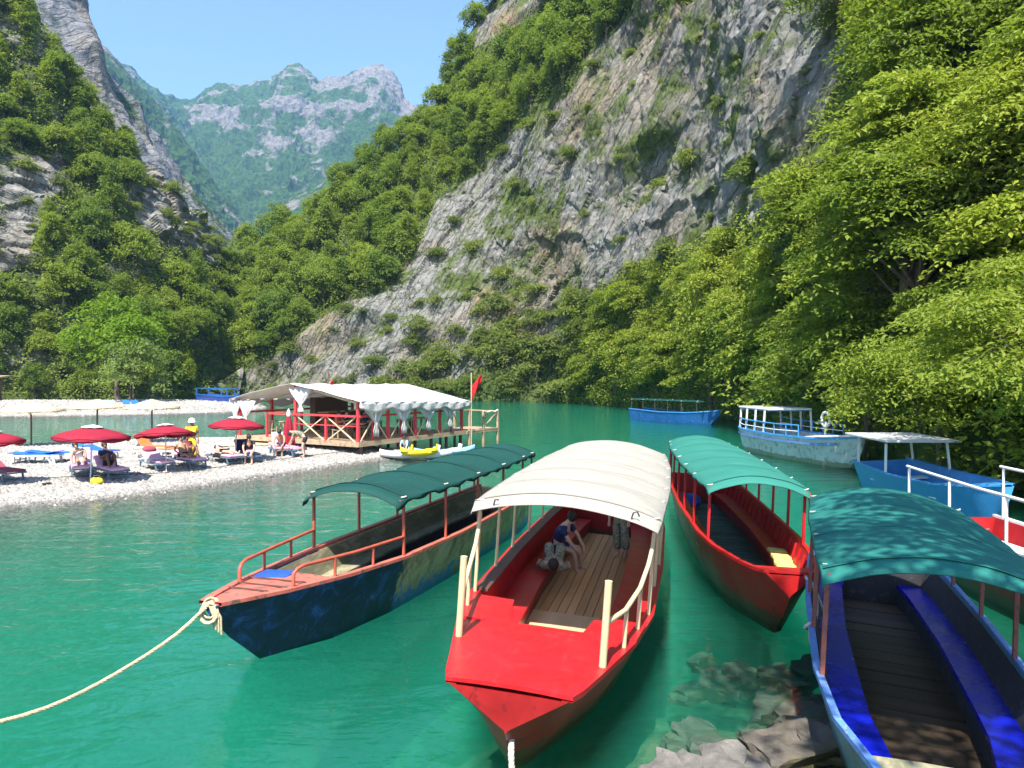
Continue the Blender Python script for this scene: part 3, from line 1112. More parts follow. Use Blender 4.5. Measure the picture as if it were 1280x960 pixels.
CLIFF = [(300, 495), (350, 445), (430, 395), (520, 345), (560, 240), (720, 120), (760, 60), (820, 10), (1070, -20), (1040, 140), (1010, 230), (900, 300), (720, 380), (700, 495)]
spots = scatter(RG, CLIFF, 7.0, 4)
for i, p in enumerate(spots):
    plant('shrub%d' % (i % 4), (p[0], p[1], p[2] - 0.2), random.choice((0.35, 0.5, 0.7, 1.0, 1.35)), random.uniform(0, 6.28), 'small green shrub clinging to the bare grey rock face', 'shrub', 'shrubs clinging to the cliff')
LOW_ROCK = [(290, 492), (350, 440), (480, 385), (560, 380), (620, 330), (700, 400), (560, 450), (560, 498)]
spots = scatter(RG, LOW_ROCK, 5.5, 8)
for i, p in enumerate(spots):
    plant('shrub%d' % (i % 4), (p[0], p[1], p[2] - 0.2), random.choice((0.6, 0.8, 1.1, 1.6)), random.uniform(0, 6.28), 'leafy bush growing from the lower rocks of the cliff above the bar', 'shrub', 'bushes on the lower rocks of the cliff')
FOOT2 = [(470, 505), (490, 470), (560, 450), (595, 440), (600, 395), (640, 390), (655, 420), (735, 380), (735, 505)]
spots = scatter(RG, FOOT2, 3.2, 5)
for i, p in enumerate(spots):
    plant('shrub%d' % (i % 4), (p[0], p[1], p[2] - 0.2), random.uniform(1.0, 2.0), random.uniform(0, 6.28), 'leafy bush at the foot of the cliff above the water', 'shrub', 'bushes along the foot of the cliff')
print('foot', len(spots))
p = ground(100, 503, 0.7)
plant('bright', (p.x, 92, 0.6), 1.75, 1.0, 'bright yellow-green tree standing behind the far beach', 'tree')
plant('pale', (ground(78, 505, 0.7).x * 0.93, 88, 0.6), 1.5, 0.4, 'pale green round bush below the bright tree on the far beach', 'shrub')

# near trees on the right bank that lean out over the moored boats
def bank_ground(x, y):
    d = (RG[..., 0] - x) ** 2 + (RG[..., 1] - y) ** 2
    return float(RG[..., 2].ravel()[np.argmin(d)])
def lean_tree(base, crown, rx, rz, n_spray, n_leaf, leaf, seed, label, m, trunk_r=0.17):
    """A tree whose crown hangs away from its foot."""
    base, crown = Vector(base), Vector(crown)
    t = empty('bank_tree', base, 0, label, 'tree', 'trees on the wooded right bank')
    off = crown - base
    cm, c = crown_mesh('crown', rx, rz, 0.0, n_spray, n_leaf, leaf, seed, spread=1.0, aspect=0.45, flat=0.05, bough=0.7)
    co = np.empty(len(cm.vertices) * 3, np.float32)
    cm.vertices.foreach_get('co', co)
    co = co.reshape(-1, 3) + np.array(off, np.float32)
    cm.vertices.foreach_set('co', co.ravel())
    cm.update()
    link('crown', cm, m, t)
    g = random.Random(seed)
    mb = MB()
    path = [Vector((0, 0, -0.8)), off * 0.25 + Vector((0, 0, 0.12 * off.length)), off * 0.55 + Vector((0, 0, 0.16 * off.length)), off * 0.85 + Vector((0, 0, 0.05 * off.length)), off * 1.05]
    mb.tube(path, [trunk_r * 1.2, trunk_r, trunk_r * 0.75, trunk_r * 0.45, trunk_r * 0.2], 8)
    for k in g.sample(range(len(c)), min(28, len(c))):
        e = Vector(c[k]) + off
        s_ = path[g.choice((2, 3))]
        mb.tube([s_, (s_ + e) / 2 + Vector((0, 0, 0.1 * (e - s_).length)), e], [trunk_r * 0.35, trunk_r * 0.2, trunk_r * 0.05], 5)
    mb.build('trunk', M['bark'], t, smooth=60)
    return t
for key, x, y, s, lab in [('hero0', 17.5, 33.0, 1.15, 'leafy bank tree standing over the stern of the white and blue boat'), ('hero1', 20.5, 28.5, 1.25, 'tall bank tree behind the sky-blue boat'),
                          ('hero0', 24.0, 33.0, 1.2, 'tall bank tree in the second row above the sky-blue boat'), ('hero1', 21.5, 40.0, 1.1, 'bank tree rising behind the white and blue boat'),
                          ('hero0', 23.0, 24.5, 1.25, 'bank tree at the picture edge above the railed boat'), ('hero1', 27.0, 29.0, 1.3, 'high bank tree at the picture edge, second row'),
                          ('hero0', 20.2, 47.0, 1.0, 'bank tree between the long blue boat and the white boat')]:
    plant(key, (x, y, bank_ground(x, y) - 0.4), s, random.uniform(0, 6), lab, 'tree', 'trees on the wooded right bank')
lean_tree((18.6, 25.5, 0.4), (14.2, 21.8, 4.6), 3.2, 2.3, 130, 110, 0.18, 401, 'tree leaning out with bright leaf sprays over the white awning', M['leaf_bank'])
lean_tree((19.8, 23.0, 0.5), (15.6, 21.0, 3.4), 2.2, 1.6, 220, 56, 0.17, 402, 'low dark tree hanging over the water behind the railed boat', M['leaf_slope'])
lean_tree((17.0, 31.5, 0.3), (14.8, 29.0, 3.2), 2.4, 1.9, 240, 56, 0.19, 403, 'low spreading tree hanging over the bow of the white and blue boat', M['leaf_slope'])
# the tree on the near bank that dapples the teal canopy, crown above the picture
lean_tree((6.4, 0.6, 1.6), (3.7, 3.3, 9.9), 2.9, 1.4, 110, 40, 0.20, 404, 'tall tree on the near bank above the camera that shades the teal canopy', M['leaf_bank'], 0.2)

# undergrowth too dense to count
def undergrowth(name, G, poly, n_spray, n_leaf, leaf, spread, m, seed, label, xlim=0.8, holes=()):
    g = np.random.default_rng(seed)
    V = G[1:-1, 1:-1].reshape(-1, 3)
    q = project(V)
    ok = inside(poly, q) & (np.abs(V[:, 0] / V[:, 1]) < xlim) & (q[:, 1] > -60)
    for h in holes:
        ok &= ~inside(h, q)
    V = V[ok]
    c = V[g.integers(0, len(V), n_spray)]
    n = n_spray * n_leaf
    ci = np.repeat(c, n_leaf, 0)
    ang = g.random(n) * 6.28
    rr = np.sqrt(g.random(n)) * spread
    pos = ci + np.stack([np.cos(ang) * rr, np.sin(ang) * rr - 0.2, g.random(n) * 0.9 * spread + 0.05], 1)
    ax = np.stack([np.cos(ang), np.sin(ang), g.uniform(-0.3, 0.6, n)], 1) + 0.5 * g.normal(size=(n, 3))
    ax /= np.linalg.norm(ax, axis=1, keepdims=True)
    up = np.stack([g.normal(size=n) * 0.5, g.normal(size=n) * 0.5 - 0.4, np.ones(n)], 1)
    sd = np.cross(ax, up)
    sd /= np.linalg.norm(sd, axis=1, keepdims=True) + 1e-9
    L = leaf * g.uniform(0.6, 1.3, n)[:, None]
    W = np.stack([pos - ax * L * 0.5, pos + sd * L * 0.27, pos + ax * L * 0.5, pos - sd * L * 0.27], 1).reshape(-1, 3)
    o = link(name, fast_mesh(name, W, np.arange(4 * n).reshape(-1, 4)), m)
    tag(o, label, 'undergrowth', kind='stuff')
undergrowth('undergrowth', RG, FOREST_RIGHT, 2600, 16, 0.42, 1.3, M['leaf_slope'], 11, 'low green undergrowth between the trees on the steep slope', holes=[PALE_WINDOW])
undergrowth('undergrowth', LG, FOREST_LEFT, 2400, 16, 0.40, 1.2, M['leaf_slope'], 12, 'low green undergrowth on the hillside behind the far beach', holes=[LEFT_ROCK, LEFT_ROCK2, LEFT_ROCK3])
undergrowth('undergrowth', RG, BANK_RIGHT, 3400, 18, 0.30, 1.0, M['leaf_bank'], 13, 'leafy undergrowth covering the right bank below the trees', xlim=0.95)
undergrowth('grass_tufts', RG, CLIFF, 900, 12, 0.30, 0.6, M['leaf_shrub'], 14, 'tufts of grass and weeds on the ledges of the rock face')
# ------------------------------------------------------------------ boat materials
def cloth_mat(name, col, var=0.12, trans=0.25, scale=1.4, dirt=None, dirt_amt=0.62):
    m, nt, p = new_mat(name)
    out = nt.nodes['Material Output']
    v = coords(nt, 'Object')
    n1 = noise(nt, v, scale, 5, 0.6, 0.3)
    c = ramp(nt, n1, [(0.25, tuple(a * (1 - var) for a in col)), (0.75, tuple(min(1, a * (1 + var)) for a in col))]).outputs['Color']
    if dirt:
        n2 = noise(nt, v, scale * 2.7, 7, 0.7, 0.5)
        c = mixc(nt, ramp(nt, n2, [(dirt_amt, 0.0), (dirt_amt + 0.15, 0.7)]).outputs['Color'], c, dirt)
    nt.links.new(c, p.inputs['Base Color'])
    mp = N(nt, 'Mapping')
    mp.inputs['Scale'].default_value = (0.9, 2.6, 1)
    nt.links.new(v, mp.inputs['Vector'])
    wr = noise(nt, mp.outputs[0], 1.6, 5, 0.6, 0.8)
    b1 = bump(nt, wr, 0.75, 0.07)
    wv = noise(nt, v, 60, 3, 0.6)
    nt.links.new(bump(nt, wv, 0.25, 0.004, b1), p.inputs['Normal'])
    p.inputs['Roughness'].default_value = 0.75
    p.inputs['Specular IOR Level'].default_value = 0.25
    tl = N(nt, 'BsdfTranslucent')
    nt.links.new(c, tl.inputs['Color'])
    mx = N(nt, 'MixShader')
    mx.inputs[0].default_value = trans
    nt.links.new(p.outputs[0], mx.inputs[1])
    nt.links.new(tl.outputs[0], mx.inputs[2])
    nt.links.new(mx.outputs[0], out.inputs['Surface'])
    return m

def old_hull_mat(name):
    """Navy paint that has worn through to bare wood and old blue towards the stern."""
    m, nt, p = new_mat(name)
    v = coords(nt, 'Object')
    sx = N(nt, 'SeparateXYZ')
    nt.links.new(v, sx.inputs[0])
    n1 = noise(nt, v, 1.1, 7, 0.7, 0.6)
    n2 = noise(nt, v, 2.4, 8, 0.72, 0.8)
    along = N(nt, 'Math', operation='MULTIPLY_ADD')
    nt.links.new(sx.outputs['Y'], along.inputs[0])
    along.inputs[1].default_value = 0.25
    along.inputs[2].default_value = -1.06
    ad = N(nt, 'Math', operation='ADD')
    nt.links.new(along.outputs[0], ad.inputs[0])
    nt.links.new(n1, ad.inputs[1])
    f = ramp(nt, ad.outputs[0], [(0.34, 0.0), (0.42, 1.0)]).outputs['Color']
    navy = ramp(nt, n2, [(0.35, (0.006, 0.010, 0.030)), (0.52, (0.014, 0.025, 0.08)), (0.62, (0.03, 0.08, 0.30)), (0.72, (0.16, 0.16, 0.15))]).outputs['Color']
    low = N(nt, 'Math', operation='MULTIPLY_ADD')
    nt.links.new(sx.outputs['Z'], low.inputs[0])
    low.inputs[1].default_value = -0.55
    nt.links.new(n2, low.inputs[2])
    wornc = ramp(nt, n2, [(0.32, (0.14, 0.085, 0.05)), (0.44, (0.44, 0.29, 0.15)), (0.56, (0.66, 0.48, 0.27)), (0.70, (0.74, 0.64, 0.48))]).outputs['Color']
    blue = ramp(nt, low.outputs[0], [(0.38, 0.0), (0.46, 1.0)]).outputs['Color']
    wornc = mixc(nt, blue, wornc, (0.07, 0.19, 0.52))
    nt.links.new(mixc(nt, f, navy, wornc), p.inputs['Base Color'])
    nt.links.new(bump(nt, n2, 0.4, 0.03), p.inputs['Normal'])
    p.inputs['Roughness'].default_value = 0.45
    return m

M['navy_worn'] = old_hull_mat('worn_navy_hull')
M['salmon'] = paint('faded_red_paint', (0.50, 0.13, 0.09), 0.6, worn=(0.16, 0.09, 0.07), wear=0.57, scale=3, var=0.25)
M['rust_post'] = paint('rust_red_metal', (0.42, 0.085, 0.05), 0.5, worn=(0.18, 0.07, 0.05), wear=0.62, scale=5)
M['olive_wood'] = paint('weathered_olive_wood', (0.21, 0.20, 0.12), 0.8, worn=(0.34, 0.30, 0.19), wear=0.55, scale=2.5, var=0.35, bumpy=0.4, stretch=(1, 0.3, 1))
M['pale_plank'] = paint('pale_plank', (0.55, 0.47, 0.33), 0.7, scale=5, stretch=(1, 0.2, 1))
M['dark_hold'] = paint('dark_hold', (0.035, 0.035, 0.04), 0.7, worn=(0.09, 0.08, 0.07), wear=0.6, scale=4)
M['blue_panel'] = paint('blue_panel', (0.02, 0.08, 0.40), 0.5, scale=4)
M['green_cloth'] = cloth_mat('dark_green_cloth', (0.010, 0.066, 0.056), dirt=(0.03, 0.07, 0.065), trans=0.2)
M['green_cloth2'] = cloth_mat('sea_green_cloth', (0.040, 0.23, 0.18), dirt=(0.11, 0.22, 0.18), trans=0.25)
M['green_cloth3'] = cloth_mat('teal_green_cloth', (0.022, 0.185, 0.155), dirt=(0.08, 0.26, 0.22), trans=0.2)
M['cream_cloth'] = cloth_mat('cream_cloth', (0.50, 0.475, 0.415), 0.08, dirt=(0.40, 0.37, 0.31), trans=0.4)
M['white_cloth'] = cloth_mat('white_cloth', (0.66, 0.65, 0.635), 0.06, trans=0.3, dirt=(0.56, 0.54, 0.52))
M['red_gloss'] = paint('bright_red_paint', (0.44, 0.010, 0.016), 0.38, worn=(0.36, 0.022, 0.024), wear=0.60, scale=2.6, var=0.20, bumpy=0.10, spec=0.5, scuff=(0.56, 0.09, 0.08))
M['red_dark'] = paint('deep_red_paint', (0.30, 0.012, 0.014), 0.4, worn=(0.12, 0.01, 0.012), wear=0.60, scale=2.0, var=0.3, bumpy=0.08, stain=(0.06, 0.05, 0.025))
M['red_hull'] = paint('red_hull_paint', (0.42, 0.014, 0.014), 0.4, worn=(0.22, 0.02, 0.02), wear=0.60, scale=1.6, var=0.2, bumpy=0.08, stain=(0.07, 0.05, 0.03))
M['cream_metal'] = paint('cream_metal', (0.56, 0.47, 0.27), 0.45, worn=(0.45, 0.38, 0.28), wear=0.70, scale=6, var=0.1)
M['ply'] = paint('plywood', (0.55, 0.38, 0.22), 0.6, scale=3, var=0.15, stretch=(1, 0.2, 1))
M['deck_plank'] = wood('deck_plank', (0.74, 0.42, 0.19), (0.50, 0.27, 0.11))
M['trim_dark'] = paint('dark_wood_trim', (0.11, 0.055, 0.04), 0.5, scale=6)
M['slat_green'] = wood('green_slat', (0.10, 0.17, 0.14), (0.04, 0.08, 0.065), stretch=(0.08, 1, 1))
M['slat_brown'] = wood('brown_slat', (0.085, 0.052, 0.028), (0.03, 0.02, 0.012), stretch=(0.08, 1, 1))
M['blue_seat'] = paint('glossy_blue_vinyl', (0.004, 0.010, 0.38), 0.25, scale=2, var=0.3, bumpy=0.12, spec=0.5)
M['teal_hull'] = paint('teal_blue_paint', (0.055, 0.19, 0.24), 0.5, worn=(0.12, 0.10, 0.08), wear=0.58, scale=3, var=0.3, stain=(0.07, 0.08, 0.04))
M['blue_edge'] = paint('light_blue_paint', (0.10, 0.22, 0.50), 0.5, worn=(0.30, 0.34, 0.42), wear=0.6, scale=6)
M['brown_post'] = paint('brown_red_metal', (0.22, 0.07, 0.05), 0.5, worn=(0.10, 0.04, 0.03), wear=0.6, scale=6)
M['white_paint'] = paint('white_paint', (0.70, 0.70, 0.68), 0.5, worn=(0.42, 0.36, 0.30), wear=0.66, scale=3, var=0.08)
M['white_hull'] = paint('weathered_white_hull', (0.52, 0.56, 0.56), 0.5, worn=(0.28, 0.31, 0.30), wear=0.56, scale=1.5, var=0.15, stain=(0.16, 0.18, 0.10))
M['sky_blue'] = paint('sky_blue_paint', (0.05, 0.25, 0.56), 0.4, worn=(0.25, 0.45, 0.62), wear=0.66, scale=2.5, var=0.15)
M['blue_hull'] = paint('blue_hull', (0.02, 0.12, 0.36), 0.45, worn=(0.08, 0.22, 0.42), wear=0.6, scale=2.0)
M['rope'] = paint('pale_rope', (0.58, 0.48, 0.30), 0.9, scale=30, var=0.35, bumpy=0.6)
M['rope_white'] = paint('white_rope', (0.66, 0.62, 0.54), 0.9, scale=30, var=0.25, bumpy=0.6)
M['dark_metal'] = paint('dark_metal', (0.05, 0.05, 0.055), 0.45, scale=6)
M['yellow_cloth'] = paint('lime_yellow_fabric', (0.62, 0.60, 0.16), 0.8, worn=(0.30, 0.28, 0.08), wear=0.64, scale=7, var=0.2, bumpy=0.5)

# ------------------------------------------------------------------ boat builder
class Boat:
    def __init__(s, name, loc, rz, roll, label, stations, thick=0.06, floor_z=0.08, group='moored river boats'):
        s.root = empty(name, loc, rz, label, 'boat', group)
        s.root.rotation_euler = (0, roll, rz)
        st = np.array(stations, float)
        ys = []
        for a, b in zip(st[:-1, 0], st[1:, 0]):
            ys += list(np.linspace(a, b, 4)[:-1])
        ys.append(st[-1, 0])
        s.ys = np.array(ys)
        s.st = st
        s.thick, s.floor = thick, floor_z
    def at(s, y):
        return [float(np.interp(y, s.st[:, 0], s.st[:, k])) for k in range(1, 5)]
    def wz(s, y, z):
        """Half width of the hull at height z."""
        hw, zt, hb, zb = s.at(y)
        t = max(0.0, min(1.0, (z - zb) / max(zt - zb, 0.01)))
        tm = (0.42 * zt + 0.58 * (zb + 0.04) - zb) / max(zt - zb, 0.01)
        wm = hw * 0.42 + hb * 0.58
        return hb + (wm - hb) * t / tm if t < tm else wm + (hw - wm) * (t - tm) / (1 - tm)
    def hw(s, y): return s.at(y)[0]
    def zt(s, y): return s.at(y)[1]
    def gun(s, y, side, dz=0.0, inset=0.04):
        a = s.at(y)
        return Vector((side * (a[0] - inset), y, a[1] + dz))

    def hull(s, m, y_in=(1.0, None)):
        y0, y1 = y_in[0], (y_in[1] or s.ys[-1] - 0.12)
        loops = []
        ys = sorted(set(list(s.ys) + [y0, y0 + 0.02, y1 - 0.02, y1]))
        for y in ys:
            hw, zt, hb, zb = s.at(y)
            deep_ = y0 + 0.01 < y < y1 - 0.01
            t = min(s.thick, hw * 0.4)
            zi = max(s.floor - 0.05, zb + 0.03) if deep_ else zt - 0.015
            wi_top = hw - t
            wi_bot = (hb + (hw - hb) * np.clip((zi - zb) / max(zt - zb, 0.01), 0, 1)) - t if deep_ else hw - t
            wi_bot = max(wi_bot, 0.01)
            zk = zb - 0.05 * min(1, hb)
            zch = zb + 0.04
            loops.append([(-hw, y, zt), (-(hw * 0.42 + hb * 0.58), y, zt * 0.42 + zch * 0.58), (-hb, y, zch), (0, y, zk), (hb, y, zch), ((hw * 0.42 + hb * 0.58), y, zt * 0.42 + zch * 0.58), (hw, y, zt),
                          (wi_top, y, zt), (wi_bot, y, zi), (-wi_bot, y, zi), (-wi_top, y, zt)])
        mb = MB()
        n = len(loops[0])
        for L in loops:
            mb.v.extend(L)
        for i in range(len(loops) - 1):
            for k in range(n):
                a, b = i * n + k, i * n + (k + 1) % n
                mb.f.append((a, b, b + n, a + n))
        mb.f.append(tuple(range(n)))
        mb.f.append(tuple((len(loops) - 1) * n + k for k in range(n))[::-1])
        s.body = mb.build('hull', m, s.root, smooth=30)
        bm = bmesh.new()
        bm.from_mesh(s.body.data)
        bmesh.ops.recalc_face_normals(bm, faces=bm.faces)
        bm.to_mesh(s.body.data)
        bm.free()
        return s.body

    def gunwale(s, m, w=0.09, h=0.05, y0=0.0, y1=None):
        y1 = y1 or s.ys[-1]
        yy = [y for y in s.ys if y0 <= y <= y1]
        for side in (-1, 1):
            rows = []
            for y in yy:
                c = s.gun(y, side, 0, 0.02)
                rows.append([(c.x - w / 2, y, c.z - 0.004), (c.x - w / 2, y, c.z + h), (c.x + w / 2, y, c.z + h), (c.x + w / 2, y, c.z - 0.004), (c.x - w / 2, y, c.z - 0.004)])
            MB().grid(rows).build('gunwale', m, s.root, smooth=30)

    def deck(s, m, y0, y1, name='bow_deck', dz=0.02, inset=0.03, thick=0.04, camber=0.03):
        rows = []
        for y in np.linspace(y0, y1, 9):
            hw, zt = s.hw(y) - inset, s.zt(y) + dz
            rows.append([(x * hw, y, zt + camber * (1 - x * x)) for x in (-1, -0.5, 0, 0.5, 1)])
        mb = MB().grid(rows)
        low = [[(p[0], p[1], p[2] - thick) for p in r] for r in rows]
        mb.grid([r[::-1] for r in low])
        mb.add([*rows[-1], *low[-1]], [(k, k + 5, k + 6, k + 1) for k in range(4)])
        mb.add([*rows[0], *low[0]], [(k, k + 1, k + 6, k + 5) for k in range(4)])
        return mb.build(name, m, s.root, smooth=30)

    def benches(s, m, y0, y1, z=0.42, w=0.42, off=0.08, back=None, th=0.05, sides=(-1, 1), front=None, name='bench'):
        for side in sides:
            rows = []
            for y in np.linspace(y0, y1, 14):
                hw = s.wz(y, z) - off
                rows.append([(side * (hw - w), y, z - th), (side * (hw - w), y, z), (side * hw, y, z), (side * hw, y, z - th), (side * (hw - w), y, z - th)])
            mb = MB().grid(rows)
            for r_ in (rows[0], rows[-1]):
                mb.add(r_[:4], [(0, 1, 2, 3)])
            b = mb.build(name, m, s.root, smooth=30)
            if back:
                rows = []
                for y in np.linspace(y0 - 0.05, y1, 14):
                    hw, zt = s.hw(y) - off, s.zt(y)
                    rows.append([(side * (s.wz(y, z) - off - 0.02), y, z + 0.002), (side * (hw - 0.03), y, zt + 0.03), (side * (hw + 0.06), y, zt + 0.03)])
                MB().grid(rows).build('backrest', back, s.root, smooth=30, solid=0.02)
            if front:
                rows = []
                for y in np.linspace(y0 + 0.02, y1, 14):
                    hw = s.wz(y, z) - off
                    rows.append([(side * (hw - w + 0.04), y, s.floor + 0.01), (side * (hw - w + 0.04), y, z - th - 0.002)])
                MB().grid(rows).build('bench_front', front, s.root, solid=0.02)

    def planks_along(s, m, y0, y1, n, w, z=None):
        z = z or s.floor
        fl = MB().box((0, (y0 + y1) / 2, z - 0.03), (n * w, y1 - y0, 0.02)).build('floor', M['dark_hold'], s.root)
        for i in range(n):
            x = (i - (n - 1) / 2) * w
            MB().box((x, (y0 + y1) / 2, z), (w - 0.012, y1 - y0 - 0.02, 0.035)).build('plank', m, fl)

    def planks_across(s, m, y0, y1, step, gap, z=None, inset=0.25):
        z = z or s.floor
        fl = MB().grid([[(-(s.wz(y, z) - inset) + 0.02, y, z - 0.05), (s.wz(y, z) - inset - 0.02, y, z - 0.05)] for y in np.linspace(y0, y1, 10)]).build('floor', M['dark_hold'], s.root)
        y = y0
        rnd = random.Random(5)
        while y < y1:
            hw = s.wz(y, z) - inset
            MB().box((0, y + step / 2, z + rnd.uniform(-0.006, 0.006)), (2 * hw, step - gap, 0.03), (0, 0, rnd.uniform(-0.01, 0.01))).build('plank', m, fl)
            y += step

    def canopy(s, cm, pm, ys, z_edge, rise, over=0.06, post=0.045, drop=0.10, hw=None, puff=0.06, front=0.25, rear=0.15, seed=1, rail=True, lean=0.0, wav=0.02, round_post=False, tilt=0.0, seam=True):
        """Posts at ys on both gunwales, arched hoops and a cloth stretched over them."""
        W = lambda y: (hw if hw else s.hw(y) - 0.04)
        ze = lambda y: z_edge + tilt * (y - ys[0])
        for y in ys:
            for side in (-1, 1):
                p, q = s.gun(y, side), Vector((side * W(y), y + lean, ze(y)))
                mb = MB()
                if round_post:
                    mb.tube([p, q], post / 2, 10)
                else:
                    mb.bar(p, q, post, post)
                mb.build('post', pm, s.root, smooth=40, bevel=0 if round_post else 0.006)
                if rail and seam:
                    MB().tube([q + Vector((0.05 * math.cos(t_), 0.05 * math.sin(t_), -0.06 + 0.008 * t_)) for t_ in np.linspace(0, 12.5, 22)], 0.011, 5).build('lashing', M['rope_white'], s.root, smooth=60)
            hoop = [(W(y) * x, y, ze(y) + rise * (1 - x * x) - 0.03) for x in np.linspace(-1, 1, 11)]
            MB().tube(hoop, 0.02, 6).build('hoop', pm, s.root, smooth=60)
        if rail:
            for side in (-1, 1):
                MB().bar((side * W(ys[0]), ys[0] - front * 0.5, ze(ys[0]) - 0.03), (side * W(ys[-1]), ys[-1] + 0.05, ze(ys[-1]) - 0.03), 0.035, 0.035).build('top_rail', pm, s.root)
        rows = []
        rnd = np.random.default_rng(seed)
        yy = []
        segs = list(zip(ys[:-1], ys[1:]))
        for a, b in segs:
            yy += list(np.linspace(a, b, 9)[:-1])
        yy = [ys[0] - front, ys[0] - front * 0.5] + yy + [ys[-1], ys[-1] + rear]
        xs = np.r_[-1.0, np.linspace(-1, 1, 19), 1.0]
        for i, y in enumerate(yy):
            k = 0.0
            for a, b in segs:
                if a <= y <= b:
                    t = (y - a) / (b - a)
                    k = math.sin(math.pi * t)
            row = []
            for j, x in enumerate(xs):
                w = W(y) + over
                sag = puff * k * (1 - x * x) ** 0.5
                z = ze(y) + rise * (1 - x * x) + sag + wav * noise3(np.array([[x * 2.2 + seed, y * 1.9, seed]]), seed)[0] * (0.3 + abs(x))
                if y < ys[0]:
                    z -= 0.10 * (ys[0] - y) / max(front, 0.01)
                xx = x * w
                if j == 0 or j == len(xs) - 1:
                    z -= drop * (0.8 + 0.35 * math.sin(i * 1.7) - 0.2 * k)
                    xx *= 1.012
                row.append((xx, y, z))
            rows.append(row)
        can = MB().grid(rows).build('canopy', cm, s.root, smooth=70, solid=0.012)
        if seam:
            for y in ys[:-1]:
                w = W(y) + over
                MB().grid([[(x * w, y + d, ze(y) + rise * (1 - x * x) + 0.012 + wav * noise3(np.array([[x * 2.2 + seed, y * 1.9, seed]]), seed)[0] * (0.3 + abs(x))) for x in np.linspace(-1, 1, 19)] for d in (-0.03, 0.03)]).build('seam', cm, can, smooth=70, solid=0.006)
        return can

    def rail(s, m, pts, r=0.022, name='rail', stanch=()):
        o = MB().tube(pts, r, 8).build(name, m, s.root, smooth=60)
        for p, q in stanch:
            MB().tube([p, q], r * 0.9, 8).build('stanchion', m, s.root, smooth=60)
        return o

def rope(name, pts, r, m, label, twist=True, n=60, cat='rope', parent=None):
    P = resample([Vector(p) for p in pts], n)
    mb = MB()
    if twist:
        for ph in (0, 2.09, 4.19):
            tw = []
            for i, p in enumerate(P):
                d = P[min(i + 1, n - 1)] - P[max(i - 1, 0)]
                d /= np.linalg.norm(d) + 1e-9
                a = np.cross(d, [0.1, 0.3, 1.0])
                a /= np.linalg.norm(a) + 1e-9
                b = np.cross(d, a)
                t = i * 1.1 + ph
                tw.append(p + (a * math.cos(t) + b * math.sin(t)) * r * 0.5)
            mb.tube(tw, r * 0.62, 5)
    else:
        mb.tube(P, r, 7)
    o = mb.build(name, m, parent, smooth=60)
    if label:
        tag(o, label, cat)
    return o

# ---------------------------------------------------------------- boat A: old navy boat with dark green canopy
hA = R(-18.8)
A = Boat('canopy_boat', (-3.86, 9.85, 0), hA, 0.0, 'old navy boat with peeling hull, rust-red posts and dark green canopy, roped by the bow',
         [(0, 0.14, 1.02, 0.02, 0.86), (0.35, 0.26, 1.0, 0.04, 0.50), (1.0, 0.46, 0.96, 0.10, -0.02), (2.2, 0.72, 0.90, 0.42, -0.12), (3.7, 0.92, 0.85, 0.62, -0.14),
          (6.0, 0.99, 0.82, 0.70, -0.14), (9.0, 0.96, 0.84, 0.68, -0.14), (11.0, 0.86, 0.88, 0.60, -0.18), (11.6, 0.82, 0.90, 0.56, -0.10)], thick=0.07, floor_z=0.12)
A.hull(M['navy_worn'], (1.35, None))
A.gunwale(M['salmon'], 0.11, 0.045)
A.deck(M['salmon'], 0.02, 1.95, dz=0.012)
for y in (0.75, 1.05, 1.4):
    hw = A.hw(y) - 0.06
    MB().bar((-hw, y, A.zt(y) + 0.052), (hw, y, A.zt(y) + 0.052), 0.025, 0.014).build('deck_seam', M['trim_dark'], A.root)
# inner lining boards and benches
for side in (-1, 1):
    rows = [[(side * (A.hw(y) - 0.085), y, A.zt(y) - 0.03), (side * (A.wz(y, 0.3) - 0.075), y, 0.30)] for y in np.linspace(2.0, 11.3, 20)]
    MB().grid(rows).build('lining', M['olive_wood'] if side < 0 else M['dark_hold'], A.root, solid=0.015)  # far side lit olive, near side dark: its shade is put into the colour
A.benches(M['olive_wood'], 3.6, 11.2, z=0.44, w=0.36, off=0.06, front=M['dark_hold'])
A.planks_along(M['dark_hold'], 3.2, 11.2, 4, 0.24)
MB().box((-0.30, 1.99, A.zt(2) - 0.10), (0.55, 0.03, 0.22)).build('bulkhead_panel', M['blue_panel'], A.root, bevel=0.005)
MB().box((-0.26, 1.72, A.zt(1.72) + 0.050), (0.50, 0.40, 0.014), (0, 0, 0.12)).build('deck_hatch', M['blue_panel'], A.root, bevel=0.004)
MB().box((0.30, 1.99, A.zt(2) - 0.12), (0.55, 0.03, 0.24)).build('bulkhead_panel', M['dark_hold'], A.root, bevel=0.005)
MB().box((0.12, 3.25, 0.50), (0.90, 0.32, 0.04), (0, 0, 0.1)).build('thwart', M['pale_plank'], A.root, bevel=0.008)
A.canopy(M['green_cloth'], M['rust_post'], [3.7, 5.35, 7.0, 8.65, 10.3, 11.2], 1.86, 0.22, puff=-0.11, seed=3, front=0.30, drop=0.09)
for side in (-1, 1):
    g = lambda y, dz: tuple(A.gun(y, side, dz))
    A.rail(M['rust_post'], [g(1.15, 0.0), g(1.15, 0.22), g(1.22, 0.28), g(1.34, 0.31), g(2.4, 0.33), g(3.7, 0.36)], 0.026,
           stanch=[(g(1.95, 0.0), g(1.95, 0.32)), (g(2.85, 0.0), g(2.85, 0.34))])
MB().bar((-0.15, 5.3, 1.98), (-0.15, 5.32, 1.60), 0.05, 0.02).build('hanging_strap', M['dark_metal'], A.root)

